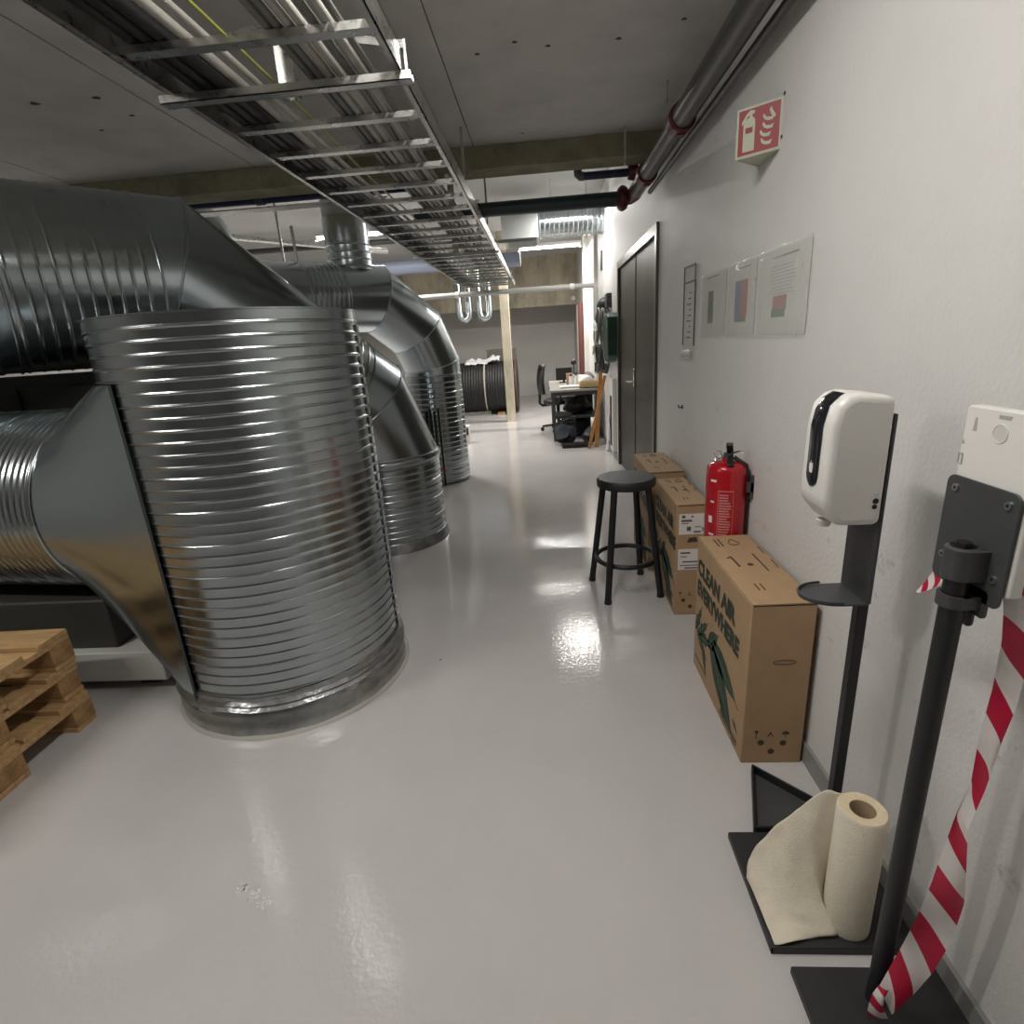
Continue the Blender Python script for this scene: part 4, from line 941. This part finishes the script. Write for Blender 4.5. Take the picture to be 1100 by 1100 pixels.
# ================================================================== FAR END: DESK, CHAIR, DRUM, CLUTTER
k = thing('workbench', 'grey workbench with steel legs along the wall under the clutter', 'desk', (.44, 8.85, 0))
DX0, DX1, DYa, DYb = .07, .78, 7.92, 9.8
MB().box((DX0, DYa, .71), (DX1, DYb, .74)).build('tabletop', DESKT, k, bevel=.004)
for x in (DX0 + .03, DX1 - .06):
    for y in (DYa + .03, DYb - .06): MB().box((x, y, 0), (x + .04, y + .04, .71)).build('leg', CHAR, k)
for y in (DYa + .03, DYb - .06):
    MB().box((DX0 + .07, y, .655), (DX1 - .06, y + .03, .71)).build('apron', CHAR, k); MB().box((DX0 + .07, y, .33), (DX1 - .06, y + .03, .37)).build('stretcher', CHAR, k)
MB().box((DX0 + .05, DYa + .1, .34), (DX1 - .03, 8.6, .355)).build('shelf', CHAR, k); MB().box((DX0 + .38, 8.6, .34), (DX1 - .03, DYb - .1, .355)).build('shelf', CHAR, k)
def chair(x, y, rz):
    h = thing('office_chair', 'black swivel office chair pushed up to the workbench', 'chair', (0, 0, 0))
    sb = MB(); sb.lathe((0, 0, .43), [(.20, 0), (.235, .02), (.235, .06), (.19, .085), (0, .09)], seg=28, cap1=False)
    sb.build('seat', BLKPL, h, smooth=50)
    bk = []
    for i in range(9):
        t = i / 8; z = .60 + .46 * t; wv = .20 * (math.sin(PI * (.12 + .8 * t)) ** .5); xx = -.24 - .03 * math.sin(PI * t) + .02 * t
        bk.append([Vector((xx + .085 * math.cos(a) * (.5 if math.cos(a) > 0 else .8) , wv * math.sin(a), z)) for a in [2 * PI * q / 20 for q in range(20)]])
    MB().loft(bk).build('backrest', BLKPL, h, smooth=60)
    MB().tube([(-.05, 0, .43), (-.26, 0, .42), (-.30, 0, .46), (-.285, 0, .72)], .022, 10).build('back_support', BLKPL, h, smooth=60)
    MB().cyl((0, 0, .08), (0, 0, .44), .028, seg=14).build('gas_column', BLKPL, h, smooth=60)
    for j in range(5):
        a = 2 * PI * j / 5 + .5
        l_ = MB().bar((.03 * math.cos(a), .03 * math.sin(a), .10), (.27 * math.cos(a), .27 * math.sin(a), .075), .04, .03).build('base_arm', BLKPL, h, bevel=.005); t = T(l_); t['_o'] = Vector((0, 0, 0))
        c = Vector((.27 * math.cos(a), .27 * math.sin(a), .03)); sdv = Vector((-math.sin(a), math.cos(a), 0))
        MB().cyl(c - sdv * .02, c + sdv * .02, .03, seg=14).build('caster', BLKPL, t, smooth=50)
    for s in (-1, 1): MB().tube([(-.05, s * .24, .45), (.0, s * .27, .5), (.0, s * .27, .66), (-.1, s * .27, .67), (.12, s * .27, .67)], .016, 8).build('armrest', BLKPL, h, smooth=60)
    h['_e'].location = (x, y, 0); h['_e'].rotation_euler = (0, 0, rz)
chair(.20, 9.02, math.radians(8))
# drum of black hose
k = thing('hose_drum', 'big drum wound with black hose lying on the floor by the column', 'hose drum', (-1.4, 12.0, 0))
DR = .50; dz = .56; Yd = 11.75
b = MB(); ribbed(b, (-2.5, Yd, dz), (-.60, Yd, dz), DR, .055, .016, seg=64, wid=.45); b.build('wound_hose', HOSE, k, smooth=60)
MB().lathe((-.60, Yd, dz), [(DR - .01, 0), (DR + .03, .0), (DR + .03, .035), (.12, .035), (.12, .02), (0, .02)], axis=(1, 0, 0), seg=48, cap1=False).build('end_disc', HOSEE, k, smooth=40)
MB().lathe((-2.5, Yd, dz), [(DR - .01, 0), (DR + .03, .0), (DR + .03, .035), (0, .035)], axis=(-1, 0, 0), seg=48, cap1=False).build('end_disc', HOSEE, k, smooth=40)
b = MB(); b.tube([(-1.22, Yd + (DR + .018) * math.cos(t), dz + (DR + .018) * math.sin(t)) for t in [2 * PI * q / 40 for q in range(40)]], .014, 6, closed=True).build('strap', mat('beige_strap', (.45, .40, .32), .7), k, smooth=60)
MB().box((-2.3, Yd - .35, 0), (-2.15, Yd + .35, .05)).box((-1.0, Yd - .35, 0), (-.85, Yd + .35, .05)).build('cradle', WOODB, k)
b = MB(); nn = 16
g = []
for i in range(nn + 1):
    for j in range(nn + 1):
        x = -1.62 + .72 * i / nn; t = PI / 2 + (j / nn - .5) * 1.0
        rr = DR + .035 + .09 * max(0, noise.noise(Vector((i * .45, j * .4, 3.3)))) + .05 * abs(noise.noise(Vector((i * .9, j * .8, 1.)))) + (.05 if i > 10 else 0)
        g.append((x, Yd - rr * math.cos(t), dz + rr * math.sin(t)))
so = tag(b.add(g, [(i * (nn + 1) + j, i * (nn + 1) + j + 1, (i + 1) * (nn + 1) + j + 1, (i + 1) * (nn + 1) + j) for i in range(nn) for j in range(nn)]).build('plastic_wrap', FOIL, smooth=50), 'crumpled clear plastic sheet lying on the hose drum', 'plastic sheet')
so.modifiers.new('thick', 'SOLIDIFY').thickness = .004
tag(MB().box((-1.25, 12.5, 0), (-.60, 12.55, 1.30)).build('grey_board', mat('grey_board', (.13, .12, .10), .8)), 'grey board standing behind the hose drum', 'board')

# things on the bench
tz = .742
k = thing('monitor', 'small black screen standing on the grey workbench', 'monitor', (.30, 9.3, tz))
MB().box((.19, 9.29, tz + .035), (.46, 9.315, tz + .235)).build('screen', BLKPL, k, bevel=.004)
MB().box((.30, 9.30, tz), (.34, 9.33, tz + .06)).build('stem', BLKPL, k); MB().box((.24, 9.25, tz), (.40, 9.36, tz + .008)).build('foot', BLKPL, k)
tag(MB().box((.22, 8.15, tz), (.52, 8.38, tz + .025)).jitter(.004, 20).build('paper_stack', WHITEP, bevel=.003), 'white stack of papers on the bench', 'papers')
k = thing('tray_box', 'shallow plywood tray on the bench edge behind the wooden planks', 'box', (.64, 8.1, tz))
b = MB(); b.box((.50, 7.98, tz), (.78, 8.28, tz + .012)).build('bottom', WOODBOX, k)
for q in (((.50, 7.98), (.78, 7.99)), ((.50, 8.27), (.78, 8.28)), ((.50, 7.99), (.51, 8.27)), ((.77, 7.99), (.78, 8.27))): MB().box((q[0][0], q[0][1], tz), (q[1][0], q[1][1], tz + .075)).build('side', WOODBOX, k)
def lump(name, label, cat, c, r, m, sq=.7, am=.45, group=None):
    b = MB(); rings = []
    for i in range(1, 12):
        ph = PI * i / 12; rings.append([Vector((c[0] + r[0] * math.sin(ph) * math.cos(a), c[1] + r[1] * math.sin(ph) * math.sin(a), c[2] + r[2] * (1 - math.cos(ph)))) for a in [2 * PI * q / 20 for q in range(20)]])
    b.loft(rings)
    for i, p in enumerate(b.v):
        n3 = noise.noise_vector(p * 9); q = p + Vector((n3.x * r[0], n3.y * r[1], n3.z * r[2])) * am; q.z = max(q.z, c[2]); b.v[i] = q
    return tag(b.build(name, m, smooth=40), label, cat, group)
lump('cloth_heap', 'white crumpled cloth on the bench behind the planks', 'cloth', (.60, 8.62, tz), (.13, .14, .075), WHITEP)
lump('cloth_heap', 'grey crumpled cloth on the bench beside the white cloth', 'cloth', (.70, 8.95, tz), (.08, .14, .09), GREYC)
k = thing('jar', 'white lidded jar on the bench beside the screen', 'jar', (.50, 8.95, tz))
MB().lathe((.50, 8.95, tz), [(.05, 0), (.055, .01), (.055, .13), (.04, .145)], seg=18).build('body', WPLAST, k, smooth=40); MB().cyl((.50, 8.95, tz + .145), (.50, 8.95, tz + .165), .045, seg=18).build('lid', BLKPL, k, smooth=40)
k = thing('jar', 'narrow grey bottle on the bench before the white cloth', 'bottle', (.47, 8.42, tz))
MB().lathe((.47, 8.42, tz), [(.03, 0), (.032, .01), (.032, .11), (.014, .135), (.014, .16)], seg=16).build('body', WPLAST, k, smooth=40); MB().cyl((.47, 8.42, tz + .16), (.47, 8.42, tz + .18), .016, seg=12).build('cap', BLKPL, k)
k = thing('desk_lamp', 'small black lamp with ball head on the bench by the screen', 'lamp', (.50, 9.55, tz))
MB().cyl((.50, 9.55, tz), (.50, 9.55, tz + .012), .06, seg=16).build('base', BLKPL, k); MB().cyl((.50, 9.55, tz), (.50, 9.55, tz + .26), .012, seg=10).build('stem', BLKPL, k); MB().lathe((.50, 9.55, tz + .25), [(0, 0), (.04, .02), (.05, .05), (.04, .08), (0, .1)], seg=14).build('head', BLKPL, k, smooth=60)
# bags and cases below the bench
DKB = mat('dark_blue_fabric', (.018, .022, .03), .8, var=.3, vscale=20)
bag0 = lump('tool_bag', 'dark blue cloth bag on the floor at the bench corner', 'bag', (.27, 7.75, 0), (.15, .16, .15), DKB)
lump('tool_bag', 'black bag on the floor below the wooden planks', 'bag', (.60, 7.72, 0), (.12, .15, .11), BLKPL)
lump('tool_bag', 'black bag slumped on the lower shelf of the bench', 'bag', (.45, 8.25, .357), (.22, .18, .13), BLKPL)
lump('tool_bag', 'dark bag on the floor under the bench shelf', 'bag', (.42, 8.45, 0), (.22, .25, .14), DKB)
k = thing('black_case', 'flat black case lying on the floor before the dark bags', 'case', (.40, 7.48, 0))
MB().box((.20, 7.40, 0), (.58, 7.54, .055)).build('body', BLKPL, k, bevel=.008); MB().tube([(.34, 7.40, .03), (.35, 7.37, .03), (.43, 7.37, .03), (.44, 7.40, .03)], .007, 6).build('handle', BLKPL, k, smooth=60)
# planks leaning at the wall
tag(MB().bar((.66, 7.36, 0.008), (.812, 7.90, 1.33), .055, .02, up=(0, 1, 0)).build('plank', STICK, bevel=.002), 'upright orange wooden plank leaning on the wall behind the bench corner', 'plank')
tag(MB().bar((.555, 7.30, .006), (.818, 7.66, .92), .04, .018, up=(0, 1, 0)).build('plank', STICK, bevel=.002), 'slanted thin wooden plank crossing the upright plank', 'plank')
tag(MB().bar((.770, 7.05, .006), (.826, 7.40, .42), .012, .09, up=(0, 1, 0)).build('white_board', WPLAST, bevel=.003), 'narrow white board leaning low beside the door', 'board')
k = thing('trunking', 'white upright trunking with a black slot on the wall beside the door', 'cable duct', (WX, 6.75, 0))
MB().box((WX - .05, 6.60, .08), (WX, 6.86, .95)).build('body', CONDU, k, bevel=.004); MB().box((WX - .054, 6.68, .14), (WX - .049, 6.84, .74)).build('slot', BLKPL, k)
# green case on the wall
k = thing('green_wall_case', 'dark green rounded case with pale rim on the wall at the door', 'case', (WX, 6.7, 1.15))
ol = [(6.46, 1.63), (6.55, 1.68), (6.80, 1.66), (6.95, 1.60), (7.0, 1.45), (6.97, 1.30), (6.88, 1.19), (6.74, 1.13), (6.58, 1.15), (6.46, 1.22)]
MB().prism([(WX - .115, y, z) for y, z in ol], (.115, 0, 0)).build('shell', GREEN, k, bevel=.015, bseg=3)
MB().tube([(WX - .108, y, z) for y, z in ol[1:9]], .008, 6).build('rim', GREENR, k, smooth=60)
MB().box((WX - .122, 6.47, 1.52), (WX - .113, 6.50, 1.62)).build('latch', GREENR, k)
# hoses, cables and helmets hanging on the wall beside the bench
def coil(y, z, r, m, label, turns=4, thick=.014):
    pts = []
    for i in range(turns * 20):
        t = 2 * PI * i / 20; q = i / (turns * 20); rr = r * (1 + .12 * math.sin(3.1 * t + y) * .5)
        pts.append((WX - .014 - .15 * q - .012 * (1 + math.sin(t * 1.7)), y + rr * math.cos(t) * .8, z + rr * math.sin(t) * 1.25))
    return tag(MB().tube(pts, thick, 7).build('cable_coil', m, smooth=60), label, 'cable', 'coils hanging on the wall')
coil(7.13, 1.56, .15, CABG, 'grey cable coil hanging high on the wall behind the green case')
coil(7.36, 1.16, .13, CABK, 'black cable coil hanging low on the wall above the planks')
coil(7.62, 1.36, .12, CABL, 'pale cable coil hanging on the wall over the bench')
coil(7.08, 1.16, .13, mat('dark_grey_cable', (.09, .09, .085), .6), 'dark grey cable coil hanging beside the green case')
for i, (y, z, m, lab) in enumerate(((7.45, 1.80, BLKPL, 'black helmet hanging above the cable coils'), (7.70, 1.66, BLKPL, 'black helmet hanging below the upper helmet'), (7.98, 1.58, WPLAST, 'white helmet hanging beside the black helmets'))):
    h = thing('helmet', lab, 'helmet', (WX, y, z - .1))
    MB().lathe((WX - .02, y, z), [(.105, 0), (.10, .04), (.085, .08), (.05, .11), (0, .12)], axis=(-1, 0, 0), seg=20, cap1=False).build('shell', m, h, smooth=60)
    MB().lathe((WX - .02, y, z), [(.105, 0), (.125, .004), (.125, .012), (.105, .014)], axis=(-1, 0, 0), seg=20, cap0=False, cap1=False).build('brim', m, h, smooth=60)
    MB().cyl((WX - .022, y, z), (WX, y, z), .02, seg=10).build('peg', CHAR, h)
for i, (x0_, y0_, x1_, y1_, za, zb, lab) in enumerate(((.47, 8.95, .72, 9.5, 0, .30, 'black crate on the floor under the far end of the bench'), (.47, 8.50, .72, 8.76, .357, .62, 'black crate standing on the bench shelf behind the bag'), (.50, 9.0, .74, 9.6, .357, .60, 'dark box on the bench shelf near the wall'))):
    h = thing('crate', lab, 'crate', ((x0_ + x1_) / 2, (y0_ + y1_) / 2, za))
    MB().box((x0_, y0_, za), (x1_, y1_, zb - .03)).build('body', BLKPL, h, bevel=.006); MB().box((x0_ - .008, y0_ - .008, zb - .03), (x1_ + .008, y1_ + .008, zb)).build('lid', DKB, h, bevel=.004)
bp = [bag0.location + v.co for v in bag0.data.vertices]
def bag_top(x, y):                                          # height of the bag under a point
    n3 = sorted(bp, key=lambda p: (p.x - x) ** 2 + (p.y - y) ** 2)[:8]; return max(p.z for p in n3)
bc_ = max(bp, key=lambda p: p.z); hp = []
for q in range(60):
    t = q * .35; rr = .085 * (1 + .2 * math.sin(2.7 * t)); x_, y_ = bc_.x + rr * math.cos(t), bc_.y + rr * .8 * math.sin(t)
    hp.append((x_, y_, max(bag_top(x_, y_), bc_.z - .03) + .008 + .0012 * q))
tag(MB().tube(hp, .010, 6).build('cable_coil', CABK, smooth=60), 'black cable heap lying on the dark blue bag', 'cable')
k = thing('spray_can', 'small white can with red cap on the bench beside the plywood tray', 'can', (.40, 8.5, tz))
MB().cyl((.40, 8.55, tz), (.40, 8.55, tz + .14), .03, seg=14).build('body', WPLAST, k, smooth=50); MB().cyl((.40, 8.55, tz + .14), (.40, 8.55, tz + .17), .02, seg=12).build('cap', REDP, k, smooth=50)
k = thing('cardboard_tub', 'small brown cardboard tub on the bench behind the white cloth', 'box', (.385, 8.79, tz))
MB().box((.34, 8.74, tz), (.43, 8.84, tz + .17)).build('body', CARD, k, bevel=.003)
tag(MB().box((WX - .06, 7.0, 1.76), (WX, 7.2, 1.92)).build('junction_box', CHAR, bevel=.006), 'dark grey junction box on the wall above the green case', 'box')
tag(MB().box((WX - .02, 8.0, 2.28), (WX, 8.1, 2.52)).build('wall_plate', DOORF, bevel=.003), 'small grey plate high on the wall past the door', 'plate')
# white device near the risers
p = pz(503, 476)
k = thing('floor_box', 'small white box with a black window on the floor past the last riser', 'box', (p.x, p.y, 0))
MB().box((p.x - .12, p.y - .06, 0), (p.x + .04, p.y + .06, .27)).build('body', WPLAST, k, bevel=.008); MB().box((p.x - .03, p.y - .065, .13), (p.x + .025, p.y - .058, .24)).build('window', BLKPL, k)
# black rods with red ribbon leaning on the third riser
rx, ry = r3.x, r3.y
for j in range(4):
    a = math.radians(-100 + j * 8); ft_ = Vector((rx + (RB + .055) * math.cos(a), ry + (RB + .055) * math.sin(a), 0)); tt = Vector((rx + (RB + .024) * math.cos(a), ry + (RB + .024) * math.sin(a), .80 + .03 * (j % 2)))
    k = thing('threaded_rod', 'thin black rod with red ribbon leaning on the last ribbed riser', 'rod', ft_, 'rods leaning on the last riser')
    MB().cyl(ft_ + up * .01, tt, .011, seg=8).build('rod', BLKPL, k, smooth=60)
    MB().tube([ft_.lerp(tt, .20) + Vector((.014 * math.cos(t), .014 * math.sin(t), .006 * t / 3)) for t in [q * .6 for q in range(22)]], .005, 5).build('ribbon', mat('red_ribbon', (.35, .02, .04), .6), k, smooth=60)
# worn flecks of the floor coating: irregular little chips in clusters
def wear(pix, n, spread):
    b = MB(); c = pz(*pix)
    for q in range(n):
        a = rnd.random() * 2 * PI; rr = spread * math.sqrt(rnd.random()); cx, cy = c.x + rr * math.cos(a), c.y + rr * math.sin(a) * 1.1
        sz = rnd.uniform(.001, .0035); m = 6; ph = rnd.random() * 6
        b.add([(cx + sz * rnd.uniform(.5, 1.5) * math.cos(ph + 2 * PI * k_ / m), cy + sz * rnd.uniform(.5, 1.5) * math.sin(ph + 2 * PI * k_ / m), .0004) for k_ in range(m)], [tuple(range(m))])
    b.build('worn_patch', WORN, T(fl))['kind'] = 'stuff'
wear((260, 955), 40, .017); wear((272, 962), 34, .020); wear((284, 970), 40, .019)
